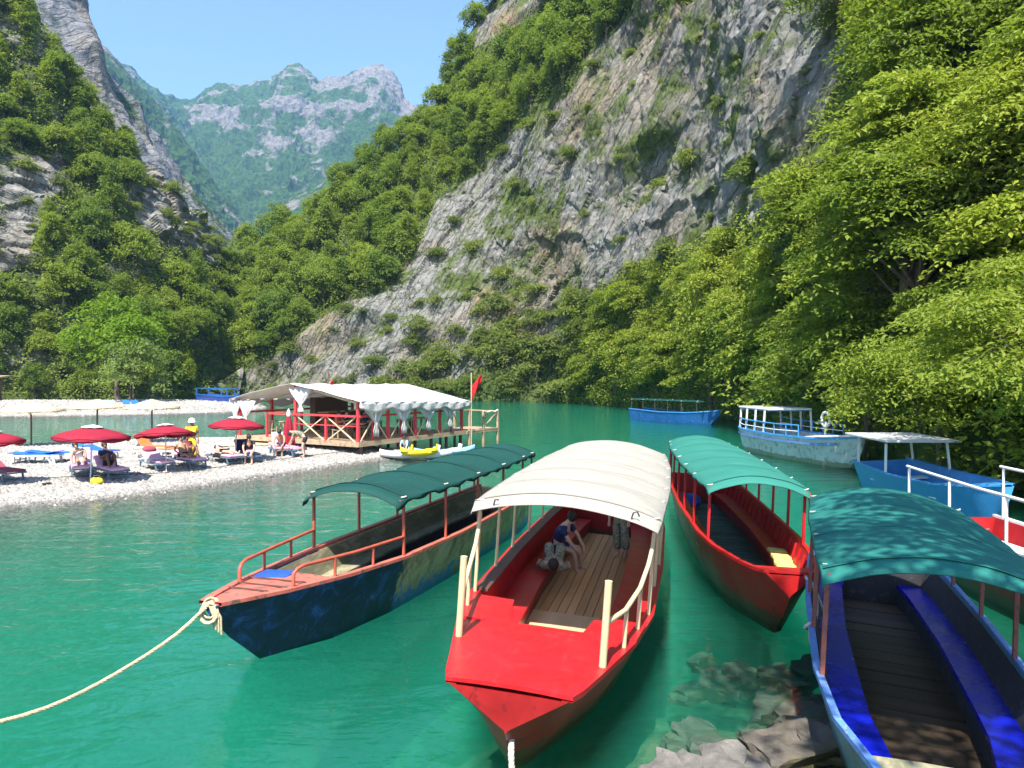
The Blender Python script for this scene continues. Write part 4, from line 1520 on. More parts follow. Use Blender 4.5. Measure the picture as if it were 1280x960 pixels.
# ---------------------------------------------------------------- boat B: bright red boat with cream canopy
B = Boat('canopy_boat', (-0.10, 7.42, 0), R(-12.5), R(4.0), 'bright red boat with cream canopy and wooden floor, its bow towards the bank',
         [(0, 0.60, 0.92, 0.02, 0.50), (0.25, 0.68, 0.90, 0.03, 0.22), (0.7, 0.78, 0.87, 0.10, -0.18), (2.0, 1.08, 0.82, 0.52, -0.24), (3.2, 1.24, 0.80, 0.80, -0.25),
          (6.0, 1.30, 0.79, 0.90, -0.25), (9.0, 1.26, 0.80, 0.88, -0.25), (11.0, 1.14, 0.84, 0.80, -0.2), (11.6, 1.08, 0.86, 0.76, -0.12)], thick=0.08, floor_z=0.10)
B.hull(M['red_dark'], (1.6, None))
B.gunwale(M['red_gloss'], 0.10, 0.05)
B.deck(M['red_gloss'], 0.0, 2.05, dz=0.052, inset=-0.03, camber=0.02)
for side, y1 in ((-1, 3.0), (1, 2.6)):      # side wings of the deck that run back beside the benches
    rows = [[(side * (B.hw(y) - 0.62), y, B.zt(y) + 0.045), (side * (B.hw(y) + 0.03), y, B.zt(y) + 0.058)] for y in np.linspace(2.0, y1, 5)]
    MB().grid(rows).build('side_deck', M['red_gloss'], B.root, solid=0.04)
rows = [[(x * w_, 2.03, z) for x in (-1, 1)] for z, w_ in ((0.1, 0.66), (0.84, 0.98))]
MB().grid(rows).build('bulkhead', M['red_gloss'], B.root, solid=0.03)
B.benches(M['red_gloss'], 2.5, 11.2, z=0.44, w=0.46, off=0.05, back=M['red_gloss'], front=M['red_dark'])
for side in (-1, 1):
    rows = [[(side * (B.hw(y) - 0.20), y, B.zt(y) + 0.055), (side * (B.hw(y) - 0.02), y, B.zt(y) + 0.060)] for y in np.linspace(3.3, 11.3, 14)]
    MB().grid(rows).build('cap_board', M['trim_dark'] if side < 0 else M['red_gloss'], B.root, solid=0.03)
B.planks_along(M['deck_plank'], 2.75, 11.2, 10, 0.145)
MB().box((0.0, 4.45, 0.135), (1.30, 0.95, 0.025)).build('floor_panel', M['ply'], B.root, bevel=0.005)
MB().box((-0.62, 3.25, 0.24), (0.20, 0.26, 0.26)).build('bench_box', M['ply'], B.root, bevel=0.008)
MB().box((-0.98, 2.75, 0.475), (0.46, 0.75, 0.05)).build('seat_cushion', M['red_gloss'], B.root, bevel=0.02)
B.canopy(M['cream_cloth'], M['cream_metal'], [3.2, 4.55, 5.9, 7.25, 8.6, 9.95, 11.2], 2.12, 0.21, post=0.05, puff=0.09, seed=5, front=0.32, drop=0.05, wav=0.012, over=0.08, round_post=True)
for side in (-1, 1):
    g = lambda y, dz: tuple(B.gun(y, side, dz))
    MB().tube([g(1.0 if side > 0 else 1.3, 0.04), g(1.0 if side > 0 else 1.3, 0.98)], 0.041, 12).build('bow_post', M['cream_metal'], B.root, smooth=40)
    ya = 1.0 if side > 0 else 1.5
    A_ = [g(ya, 0.50 if side > 0 else 0.05), g(ya + 0.05, 0.52 if side > 0 else 0.40), g(1.7, 0.50), g(2.4, 0.60), g(2.9, 0.78), g(3.15, 0.98), g(3.2, 1.15)]
    B.rail(M['cream_metal'], A_, 0.03, stanch=[(g(1.75, 0.03), g(1.75, 0.51)), (g(2.45, 0.03), g(2.45, 0.62))])
MB().tube([(0.90, 2.92, 2.16), (0.92, 2.90, 2.24), (0.97, 2.90, 2.26), (1.0, 2.91, 2.20)], 0.012, 6).build('canopy_hook', M['dark_metal'], B.root)
MB().tube([(-0.95, 2.92, 2.14), (-0.93, 2.90, 2.22), (-0.88, 2.90, 2.22)], 0.012, 6).build('canopy_hook', M['dark_metal'], B.root)

# ---------------------------------------------------------------- boat C: red boat with green canopy
C = Boat('canopy_boat', (4.12, 11.5, 0), R(-7.0), R(2.0), 'deep red boat with sea-green canopy, dark slatted floor and lime yellow seat pads',
         [(0, 0.36, 0.98, 0.02, 0.62), (0.3, 0.48, 0.95, 0.03, 0.30), (0.9, 0.62, 0.91, 0.10, -0.20), (2.2, 0.84, 0.85, 0.50, -0.24), (3.5, 0.96, 0.83, 0.66, -0.25),
          (6.5, 1.02, 0.82, 0.74, -0.25), (10.0, 0.98, 0.86, 0.72, -0.22), (12.0, 0.86, 0.95, 0.62, -0.10)], thick=0.06, floor_z=0.10)
C.hull(M['red_hull'], (0.55, None))
C.gunwale(M['red_hull'], 0.08, 0.045)
C.deck(M['red_hull'], 0.0, 0.42, dz=0.046, inset=-0.02, camber=0.0)
C.benches(M['red_gloss'], 1.7, 11.3, z=0.46, w=0.34, off=0.05, front=M['red_dark'])
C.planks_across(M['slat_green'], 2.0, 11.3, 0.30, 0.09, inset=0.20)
for side in (-1, 1):
    y = 1.1
    while y < 11.2:
        MB().bar((side * (C.hw(y) - 0.10), y, C.zt(y) - 0.03), (side * (C.wz(y, 0.47) - 0.07), y, 0.47), 0.035, 0.045, up=(0, 1, 0)).build('rib', M['red_gloss'], C.root)
        y += 0.52
C.canopy(M['green_cloth2'], M['red_gloss'], [2.75, 4.35, 5.95, 7.55, 9.15, 10.7, 11.8], 1.86, 0.22, puff=0.03, seed=8, front=0.25, drop=0.07, post=0.05)
for y, tilt_ in ((2.05, 0.05), (2.32, -0.04), (2.60, 0.08), (2.95, -0.06), (3.25, 0.03), (3.75, 0.05)):
    for k in range(1):
        MB().box((C.wz(y, 0.46) - 0.24, y, 0.50), (0.34, 0.24, 0.08), (tilt_, 0.05, tilt_ * 2)).build('seat_pad', M['yellow_cloth'], C.root, bevel=0.02)
MB().box((-0.72, 4.0, 0.495), (0.32, 0.42, 0.07), (0, 0, 0.05)).build('seat_pad', M['yellow_cloth'], C.root, bevel=0.02)
MB().blob((-0.35, 10.6, 0.32), (0.34, 0.4, 0.2), seg=12, rings=7, wob=0.08).build('tarp_bundle', M['blue_panel'], C.root, smooth=60)
MB().tube([(0.92, 2.75, 1.82), (0.95, 2.6, 1.45), (0.90, 2.3, 1.15), (0.84, 2.2, 0.88)], 0.028, 8).build('bent_strut', M['red_hull'], C.root, smooth=60)

# ---------------------------------------------------------------- boat D: dark boat with blue benches and teal canopy
D = Boat('canopy_boat', (3.05, 4.62, 0), R(-19.5), R(3.0), 'boat with glossy blue benches, brown plank floor and teal canopy close to the rocks',
         [(0, 0.34, 0.98, 0.02, 0.60), (0.3, 0.44, 0.95, 0.04, 0.3), (1.0, 0.70, 0.90, 0.20, -0.14), (2.0, 0.96, 0.86, 0.55, -0.2), (3.3, 1.08, 0.83, 0.74, -0.22),
          (6.0, 1.10, 0.82, 0.78, -0.22), (8.2, 1.02, 0.84, 0.72, -0.2), (9.2, 0.92, 0.88, 0.62, -0.1)], thick=0.06, floor_z=0.10)
D.hull(M['teal_hull'], (1.35, None))
D.gunwale(M['blue_edge'], 0.07, 0.04)
D.deck(M['olive_wood'], 0.0, 1.32, dz=0.035)
for side in (-1, 1):
    rows = [[(side * (D.hw(y) - 0.075), y, D.zt(y) - 0.03), (side * (D.wz(y, 0.13) - 0.075), y, 0.13)] for y in np.linspace(1.4, 9.0, 14)]
    MB().grid(rows).build('lining', M['dark_hold'], D.root, solid=0.012)
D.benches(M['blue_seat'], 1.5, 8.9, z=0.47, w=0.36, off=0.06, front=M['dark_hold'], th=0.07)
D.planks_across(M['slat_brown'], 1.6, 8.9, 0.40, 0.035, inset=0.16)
MB().grid([[(-0.95, 8.93, 0.86), (0.95, 8.93, 0.86)], [(-0.62, 8.93, 0.1), (0.62, 8.93, 0.1)]]).build('stern_panel', M['dark_hold'], D.root, solid=0.02)
D.canopy(M['green_cloth3'], M['brown_post'], [3.05, 4.6, 6.2, 7.7], 1.95, 0.24, puff=0.03, seed=12, front=0.22, drop=0.06, post=0.05, lean=0.15)

# ---------------------------------------------------------------- boat E: white and blue boat under the trees
def small_posts(b, m, ys, z, r=0.03):
    for y in ys:
        for side in (-1, 1):
            MB().bar(b.gun(y, side), (side * (b.hw(y) - 0.1), y, z), r * 2, r * 2).build('post', m, b.root)

pE = ground(1078, 588)
qE = ground(955, 563)
dE = (qE - pE)
E = Boat('white_boat', (pE.x, pE.y, 0), math.atan2(-dE.x, dE.y), 0, 'weathered white boat with blue rails and flat white roof under the overhanging trees',
         [(0, 0.10, 1.30, 0.02, 0.8), (0.6, 0.55, 1.22, 0.15, 0.0), (2.0, 1.05, 1.12, 0.6, -0.2), (5.0, 1.30, 1.05, 0.95, -0.25), (8.0, 1.28, 1.08, 0.95, -0.25), (dE.length + 0.5, 1.15, 1.15, 0.85, -0.15)], thick=0.08, floor_z=0.45)
LE = dE.length + 0.5
E.hull(M['white_hull'], (1.4, None))
E.gunwale(M['sky_blue'], 0.12, 0.08)
E.deck(M['white_paint'], 0.0, 2.6, dz=0.085)
for side in (-1, 1):
    rows = [[(side * (E.hw(y) + 0.012), y, E.zt(y) - 0.16), (side * (E.hw(y) + 0.010), y, E.zt(y) - 0.26)] for y in np.linspace(0.8, LE, 14)]
    MB().grid(rows).build('stripe', M['blue_edge'], E.root, solid=0.02)
    pts = [E.gun(y, side, 0.55) for y in np.linspace(3.0, LE - 0.1, 10)]
    E.rail(M['sky_blue'], pts, 0.03, stanch=[(E.gun(y, side), E.gun(y, side, 0.55)) for y in np.linspace(3.0, LE - 0.1, 7)])
    pts = [E.gun(y, side, 0.28) for y in np.linspace(3.0, LE - 0.1, 10)]
    E.rail(M['white_paint'], pts, 0.02)
small_posts(E, M['white_paint'], [LE - 2.8, LE - 1.9, LE - 1.0, LE - 0.15], 2.16, 0.035)
MB().box((0, LE - 1.5, 2.22), (2.3, 3.0, 0.09)).build('roof', M['white_paint'], E.root, bevel=0.03)
MB().box((0, LE - 1.5, 2.15), (2.1, 2.8, 0.05)).build('roof_frame', M['sky_blue'], E.root)
E.benches(M['white_paint'], 3.4, LE - 0.4, z=0.85, w=0.4, off=0.12)
ring = [(0.62 + 0.0, LE - 5.0 + 0.32 * math.cos(t), 1.85 + 0.32 * math.sin(t)) for t in np.linspace(0, 2 * math.pi, 17)]
MB().tube(ring, 0.06, 8, cap=False).build('lifebuoy', M['white_paint'], E.root, smooth=60)
MB().box((0.62, LE - 5.0, 1.2), (0.06, 0.08, 1.1)).build('lifebuoy_stand', M['white_paint'], E.root)

# ---------------------------------------------------------------- boat F: long blue boat at the far bank
pF, qF = ground(900, 531), ground(796, 524)
dF = qF - pF
LF = dF.length
F_ = Boat('blue_boat', (pF.x, pF.y, 0), math.atan2(-dF.x, dF.y), 0, 'long low blue boat with thin flat canopy moored at the far wooded bank',
          [(0, 0.12, 1.05, 0.02, 0.7), (0.8, 0.6, 0.95, 0.2, -0.1), (2.5, 1.0, 0.82, 0.7, -0.2), (LF * 0.6, 1.1, 0.78, 0.8, -0.2), (LF, 0.95, 0.92, 0.7, -0.1)], thick=0.08, floor_z=0.1)
F_.hull(M['blue_hull'], (1.3, None))
F_.gunwale(M['sky_blue'], 0.10, 0.06)
F_.deck(M['sky_blue'], 0.0, 1.5, dz=0.06)
F_.benches(M['blue_hull'], 1.8, LF - 0.3, z=0.45, w=0.4, off=0.12)
F_.canopy(M['green_cloth'], M['dark_metal'], list(np.linspace(1.6, LF - 0.3, 6)), 1.72, 0.05, puff=0.0, seed=21, front=0.1, drop=0.03, post=0.06)

# ---------------------------------------------------------------- boat G: sky-blue open boat with white awning (right)
pG, qG = ground(1262, 668), ground(1098, 612)
dG = qG - pG
LG_ = dG.length
G_ = Boat('blue_boat', (pG.x + 0.4, pG.y + 0.6, 0), math.atan2(-dG.x, dG.y), R(-3), 'sky-blue open boat with white flat awning half hidden by leaves',
          [(0, 0.15, 1.1, 0.02, 0.7), (0.7, 0.55, 1.0, 0.2, -0.1), (2.0, 0.95, 0.9, 0.6, -0.2), (LG_ * 0.6, 1.05, 0.85, 0.75, -0.2), (LG_, 0.95, 0.95, 0.65, -0.1)], thick=0.08, floor_z=0.12)
G_.hull(M['sky_blue'], (0.9, None))
G_.gunwale(M['sky_blue'], 0.10, 0.05)
G_.deck(M['sky_blue'], 0.0, 0.9, dz=0.05)
for yy_ in (2.2, 4.2, LG_ - 1.4):
    MB().box((0, yy_, 0.50), (2 * (G_.hw(yy_) - 0.12), 0.42, 0.05)).build('thwart', M['white_paint'], G_.root, bevel=0.01)
small_posts(G_, M['white_paint'], [LG_ - 2.6, LG_ - 0.4], 1.80, 0.03)
MB().box((0, LG_ - 1.5, 1.86), (2.3, 3.2, 0.07), (0.0, 0.05, 0)).build('awning', M['white_cloth'], G_.root, bevel=0.02)

# ---------------------------------------------------------------- boat H: dark red boat with white railing at the right edge
pH = Vector((6.3, 8.2, 0))
H = Boat('railed_boat', (9.1, 8.4, 0), R(-2.0), 0, 'dark red boat with tall white pipe railing cut off by the picture edge',
         [(0, 0.4, 0.98, 0.02, 0.6), (0.8, 0.85, 0.95, 0.3, -0.15), (2.5, 1.1, 0.88, 0.75, -0.22), (5.5, 1.15, 0.85, 0.85, -0.22), (8.2, 1.0, 0.9, 0.75, -0.1)], thick=0.08, floor_z=0.1)
H.hull(M['red_dark'], (1.2, None))
H.gunwale(M['white_paint'], 0.10, 0.05)
H.deck(M['red_dark'], 0.0, 1.3, dz=0.05)
H.benches(M['white_paint'], 1.6, 7.9, z=0.5, w=0.42, off=0.12, front=M['red_dark'])
for side in (-1, 1):
    pts = [H.gun(0.6, side, 1.0), H.gun(2.4, side, 1.05), H.gun(5.0, side, 1.1), H.gun(8.0, side, 1.1)]
    H.rail(M['white_paint'], pts, 0.03, stanch=[(H.gun(y, side), H.gun(y, side, 1.07)) for y in (0.7, 2.5, 4.3, 6.1, 7.9)])
H.planks_along(M['slat_brown'], 1.4, 7.9, 5, 0.2)

# ---------------------------------------------------------------- ropes
def lw(b, p):
    return b.root.matrix_basis @ Vector(p)
bowA = lw(A, (0.0, 0.05, 1.06))
far_end = ground(-60, 912, 0.45)
mids = [bowA, ground(215, 797, 0.72), ground(140, 845, 0.52), ground(70, 880, 0.44), ground(0, 902, 0.42), far_end]
rope('mooring_rope', mids, 0.022, M['rope'], 'long pale rope from the old navy boat running out over the water', n=150)
knot = MB()
c = bowA + Vector((-0.02, -0.04, 0.0))
for k in range(5):
    a = k * 1.3
    pts = [c + Vector((0.10 * math.cos(t) * (1 + 0.2 * k / 5), 0.05 * math.sin(a) + 0.04 * math.sin(t), 0.02 - 0.10 + 0.12 * math.sin(t) - 0.015 * k)) for t in np.linspace(0, 6.0, 12)]
    knot.tube(pts, 0.016, 6)
for k in range(4):
    knot.tube([c + Vector((0.02 * k, -0.02, -0.05)), c + Vector((0.06 + 0.03 * k, -0.04, -0.18)), c + Vector((0.05 + 0.035 * k, -0.03, -0.32 - 0.03 * k))], 0.014, 6)
tag(knot.build('rope_knot', M['rope'], None, smooth=60), 'loose knot of pale rope on the navy boat bow', 'rope')
bB = lw(B, (0.03, 0.20, 0.42))
rope('bow_rope', [bB, bB + Vector((-0.01, -0.10, -0.12)), bB + Vector((0.0, -0.16, -0.40)), bB + Vector((0.02, -0.30, -0.75))], 0.030, M['rope_white'], 'short white rope hanging from the bow of the bright red boat', n=40)
bC = lw(C, (0.22, 0.05, 0.98))
bD = Vector((3.62, 9.35, 0.95))
rope('tie_rope', [bC, bC + Vector((-0.02, -0.5, -0.25)), (bC + bD) / 2 + Vector((0.05, -0.1, -0.38)), bD + Vector((0.02, 0.2, -0.12)), bD], 0.022, M['rope_white'], 'white rope loop tying the deep red boat to its teal neighbour', n=60)
rope('tie_rope', [bC + Vector((0.05, 0, 0)), bC + Vector((0.1, -0.45, -0.42)), (bC + bD) / 2 + Vector((0.1, -0.3, -0.6)), bD + Vector((0.06, 0.1, -0.3)), bD + Vector((0.0, 0.02, -0.02))], 0.018, M['rope_white'], 'slack white rope hanging lower beside the tie rope', n=60)
# ------------------------------------------------------------------ materials of the beach things
M['maroon'] = cloth_mat('maroon_cloth', (0.36, 0.022, 0.045), 0.12, trans=0.25)
M['straw'] = paint('straw', (0.50, 0.42, 0.29), 0.9, worn=(0.34, 0.27, 0.17), wear=0.58, scale=8, var=0.2, bumpy=0.8)
M['pink'] = paint('pink_fabric', (0.74, 0.40, 0.52), 0.85, scale=5, var=0.12, bumpy=0.2)
M['lilac'] = paint('lilac_towel', (0.34, 0.30, 0.62), 0.9, scale=5, var=0.15, bumpy=0.3)
M['wine'] = paint('wine_red_fabric', (0.26, 0.05, 0.08), 0.85, scale=5, var=0.15)
M['slate'] = paint('slate_blue_metal', (0.10, 0.16, 0.22), 0.5, scale=5, var=0.2)
M['royal'] = paint('royal_blue_sling', (0.02, 0.13, 0.52), 0.6, scale=5, var=0.12)
M['orange'] = paint('orange_sling', (0.62, 0.18, 0.05), 0.7, scale=5, var=0.12)
M['plastic'] = paint('white_plastic', (0.72, 0.72, 0.72), 0.4, scale=5, var=0.05, bumpy=0.03)
M['pole_white'] = paint('pole_white', (0.68, 0.66, 0.62), 0.4, scale=5, var=0.06)
M['pole_wood'] = paint('pole_wood', (0.14, 0.10, 0.07), 0.8, scale=8, stretch=(1, 1, 0.2))
M['skin1'] = paint('tanned_skin', (0.42, 0.22, 0.14), 0.55, scale=6, var=0.08, bumpy=0.03)
M['skin2'] = paint('pale_skin', (0.60, 0.36, 0.26), 0.55, scale=6, var=0.08, bumpy=0.03)
M['skin3'] = paint('brown_skin', (0.22, 0.11, 0.07), 0.55, scale=6, var=0.08, bumpy=0.03)
M['hair'] = paint('dark_hair', (0.025, 0.018, 0.014), 0.5, scale=20, var=0.3, bumpy=0.5)
M['black'] = paint('black_fabric', (0.02, 0.02, 0.022), 0.8, scale=6, var=0.2)
M['navy'] = paint('navy_fabric', (0.02, 0.03, 0.10), 0.8, scale=6, var=0.2)
M['yellow'] = paint('yellow_fabric', (0.78, 0.60, 0.03), 0.8, scale=6, var=0.1, bumpy=0.3)
M['khaki'] = paint('khaki_print_fabric', (0.30, 0.29, 0.20), 0.85, worn=(0.10, 0.11, 0.07), wear=0.52, scale=9, var=0.2)
M['red_shirt'] = paint('orange_red_fabric', (0.60, 0.12, 0.05), 0.8, scale=6, var=0.1)
M['white_fabric'] = paint('white_fabric', (0.62, 0.61, 0.59), 0.8, scale=6, var=0.05, bumpy=0.2)
M['bar_red'] = paint('bar_red_paint', (0.55, 0.045, 0.055), 0.5, worn=(0.45, 0.14, 0.13), wear=0.64, scale=4, var=0.15)
M['bar_pink'] = paint('faded_pink_board', (0.62, 0.26, 0.27), 0.6, scale=3, var=0.15)
M['bar_wood'] = paint('bar_deck_wood', (0.38, 0.28, 0.18), 0.8, worn=(0.20, 0.14, 0.09), wear=0.58, scale=3, var=0.25, stretch=(0.3, 1, 1))
M['tan_mat'] = paint('sand_mat', (0.55, 0.44, 0.28), 0.9, scale=3, var=0.12)
M['flag_red'] = cloth_mat('flag_red', (0.62, 0.03, 0.03), 0.1, trans=0.3)
M['kayak_yellow'] = paint('yellow_plastic', (0.80, 0.55, 0.02), 0.4, scale=3, var=0.08, bumpy=0.03)
M['kayak_blue'] = paint('pale_blue_plastic', (0.25, 0.52, 0.74), 0.4, scale=3, var=0.1, bumpy=0.03)

# pebbles too many to count
def pebbles(name, poly, n, lo, hi, zf, m, seed, label, zmin=-0.10, hug=None):
    g = np.random.default_rng(seed)
    poly = np.asarray(poly)
    P = np.zeros((0, 2))
    while len(P) < n:
        q = g.uniform(poly.min(0), poly.max(0), (n, 2))
        q = q[inside(poly, q)]
        # keep what the camera could see
        w = np.abs(q[:, 0] / np.maximum(q[:, 1], 1)) < 0.75
        P = np.vstack([P, q[w]])
    P = P[:n]
    Z = zf(P[:, :1], P[:, 1:])[:, 0]
    ok = Z > zmin
    P, Z = P[ok], Z[ok]
    n = len(P)
    S = lo + (hi - lo) * g.random(n) ** 2.6
    oct_ = np.array([(1, 0, 0), (0.3, 0.95, 0), (-0.8, 0.6, 0), (-0.8, -0.6, 0), (0.3, -0.95, 0), (0.1, 0, 0.62)], float)
    fc = np.array([(0, 1, 5), (1, 2, 5), (2, 3, 5), (3, 4, 5), (4, 0, 5)])
    a = g.random(n) * 6.28
    V = oct_[None] * g.uniform(0.75, 1.25, (n, 6, 1))
    c, s_ = np.cos(a)[:, None], np.sin(a)[:, None]
    X = V[..., 0] * c - V[..., 1] * 0.75 * s_
    Y = V[..., 0] * s_ + V[..., 1] * 0.75 * c
    V = np.stack([X, Y, V[..., 2]], 2) * S[:, None, None]
    V[..., 0] += P[:, :1]
    V[..., 1] += P[:, 1:]
    V[..., 2] += (Z - 0.15 * S)[:, None]
    F = (fc[None] + (np.arange(n) * 6)[:, None, None]).reshape(-1, 3)
    me = fast_mesh(name, V.reshape(-1, 3), F)
    o = link(name, me, m)
    tag(o, label, 'pebbles', kind='stuff')

def pebble_mat():
    m, nt, p = new_mat('pebble_stone')
    ge = N(nt, 'NewGeometry')
    c = ramp(nt, ge.outputs['Random Per Island'], [(0.0, (0.18, 0.17, 0.15)), (0.4, (0.29, 0.27, 0.24)), (0.8, (0.37, 0.345, 0.31)), (1.0, (0.48, 0.45, 0.41))]).outputs['Color']
    wet_edge(nt, p, c)
    return m
M['pebble'] = pebble_mat()
pebbles('pebbles', BEACH, 34000, 0.03, 0.13, beach_z, M['pebble'], 5, 'white and grey river pebbles covering the near beach')
pebbles('pebbles', FAR_BEACH, 9000, 0.08, 0.30, far_beach_z, M['pebble'], 6, 'pale pebbles covering the far beach')

def spot(px, py, dz=0.0):
    """Point on the near beach seen at a photo pixel, dz above it."""
    z = 0.4
    for _ in range(4):
        p = ground(px, py, z + dz)
        z = beach_h(p.x, p.y)
    return Vector((p.x, p.y, z))

# ------------------------------------------------------------------ parasols
def parasol(loc, label, rad=1.25, h=2.15, tilt=(0, 0)):
    t = empty('beach_umbrella', loc, random.uniform(0, 6), label, 'umbrella', 'red beach umbrellas')
    t.rotation_euler = (tilt[0] + random.uniform(-0.05, 0.05), tilt[1] + random.uniform(-0.05, 0.05), random.uniform(0, 6))
    MB().tube([(0, 0, -0.2), (0, 0, h - 0.02)], 0.022, 8).build('pole', M['pole_white'], t, smooth=60)
    n, rows = 32, []
    for r_, z in ((0.04, h), (0.30, h - 0.05), (0.62, h - 0.13), (0.95, h - 0.23), (1.25, h - 0.35)):
        row = []
        for k in range(n + 1):
            a = 2 * math.pi * k / n
            sc_ = abs(math.sin(a * 4)) * (r_ / 1.25) ** 2
            rr = r_ * rad / 1.25 * (1 - 0.06 * sc_)
            row.append((rr * math.cos(a), rr * math.sin(a), z + 0.03 * sc_))
        rows.append(row)
    can = MB().grid(rows).build('canopy', M['maroon'], t, smooth=50, solid=0.01)
    rows = [[(r_ * math.cos(2 * math.pi * k / n), r_ * math.sin(2 * math.pi * k / n), z + 0.015 * abs(math.sin(math.pi * 8 * k / n)) * (r_ > 0.2)) for k in range(n + 1)] for r_, z in ((0.02, h + 0.07), (0.16, h + 0.04), (0.34, h - 0.02))]
    MB().grid(rows).build('vent_cap', M['white_fabric'], t, smooth=50, solid=0.008)
    rr = rad * 0.985
    va = []
    for k in range(n + 1):
        a = 2 * math.pi * k / n
        sc_ = abs(math.sin(a * 4))
        q = rr * (1 - 0.06 * sc_)
        va.append([(q * math.cos(a), q * math.sin(a), h - 0.355 + 0.03 * sc_), (q * 1.0 * math.cos(a), q * math.sin(a), h - 0.40 - 0.06 * sc_)])
    MB().grid(va).build('valance', M['maroon'], t, smooth=50, solid=0.008)
    for k in range(8):
        a = 2 * math.pi * k / 8
        MB().bar((0.02 * math.cos(a), 0.02 * math.sin(a), h - 0.04), (rr * math.cos(a), rr * math.sin(a), h - 0.37), 0.015, 0.015).build('rib', M['pole_white'], t)
    return t

parasol(spot(113, 603), 'open maroon beach umbrella over the two sitters on pink loungers', 1.22, 1.86)
parasol(spot(208, 590), 'open maroon beach umbrella beside the person in yellow', 1.08, 1.72, (0.03, 0.05))
parasol(spot(294, 576), 'open maroon beach umbrella by the bar deck, over a sunbather', 1.12, 1.78)
parasol(spot(-9, 606), 'open maroon beach umbrella cut off by the picture edge', 1.0, 1.72)
# a closed one by the bar
p = spot(361, 566)
t = empty('beach_umbrella', p, 0, 'closed maroon umbrella with white tip standing by the bar deck', 'umbrella', 'red beach umbrellas')
MB().tube([(0, 0, -0.2), (0, 0, 0.6)], 0.025, 8).build('pole', M['pole_white'], t)
MB().lathe((0, 0, 0), [(0.22, 0.25), (0.27, 0.45), (0.22, 0.9), (0.14, 1.4), (0.07, 1.65)], 24, 0.14, 8).build('canopy', M['maroon'], t, smooth=50)
MB().lathe((0, 0, 0), [(0.075, 1.64), (0.11, 1.74), (0.06, 1.90), (0.01, 2.0)], 14).build('vent_cap', M['white_fabric'], t, smooth=50)

def straw_parasol(loc, label, rad, h):
    t = empty('straw_umbrella', loc, random.uniform(0, 6), label, 'umbrella', 'straw umbrellas at the back of the beach')
    MB().tube([(0, 0, -0.2), (0.015, 0, h * 0.5), (0, 0.01, h - 0.1)], 0.045, 8).build('pole', M['pole_wood'], t, smooth=60)
    mb = MB()
    n = 40
    rnd = random.Random(int(rad * 1000))
    rows = []
    for r_, z in ((0.03, h), (0.4, h - 0.10), (0.8, h - 0.22), (1.15, h - 0.33), (1.45, h - 0.43)):
        rows.append([(r_ * rad / 1.45 * (1 + rnd.uniform(-0.04, 0.04)) * math.cos(2 * math.pi * k / n), r_ * rad / 1.45 * (1 + rnd.uniform(-0.04, 0.04)) * math.sin(2 * math.pi * k / n), z + rnd.uniform(-0.02, 0.02)) for k in range(n)])
        rows[-1].append(rows[-1][0])
    mb.grid(rows)
    mb.build('thatch', M['straw'], t, smooth=60, solid=0.05)
    mb = MB()
    for k in range(90):
        a = 2 * math.pi * k / 90
        r0, r1 = rad * 0.93, rad * rnd.uniform(1.0, 1.08)
        z0, z1 = h - 0.40, h - 0.47 - rnd.uniform(0, 0.08)
        w = 0.05
        mb.add([(r0 * math.cos(a - w), r0 * math.sin(a - w), z0), (r0 * math.cos(a + w), r0 * math.sin(a + w), z0), (r1 * math.cos(a), r1 * math.sin(a), z1)], [(0, 1, 2)])
    mb.build('thatch_fringe', M['straw'], t, solid=0.01)
    for k in range(6):
        a = 2 * math.pi * k / 6
        MB().bar((0, 0, h - 0.12), (rad * 0.9 * math.cos(a), rad * 0.9 * math.sin(a), h - 0.45), 0.03, 0.03).build('rib', M['pole_wood'], t)
    return t
straw_parasol(spot(39, 557), 'large straw umbrella at the back of the beach, nearest the picture edge', 1.5, 2.15)
straw_parasol(spot(122, 551), 'middle straw umbrella of three at the back of the beach', 1.45, 2.25)
straw_parasol(spot(190, 553), 'yellowish straw umbrella behind the person in yellow', 1.35, 2.2)

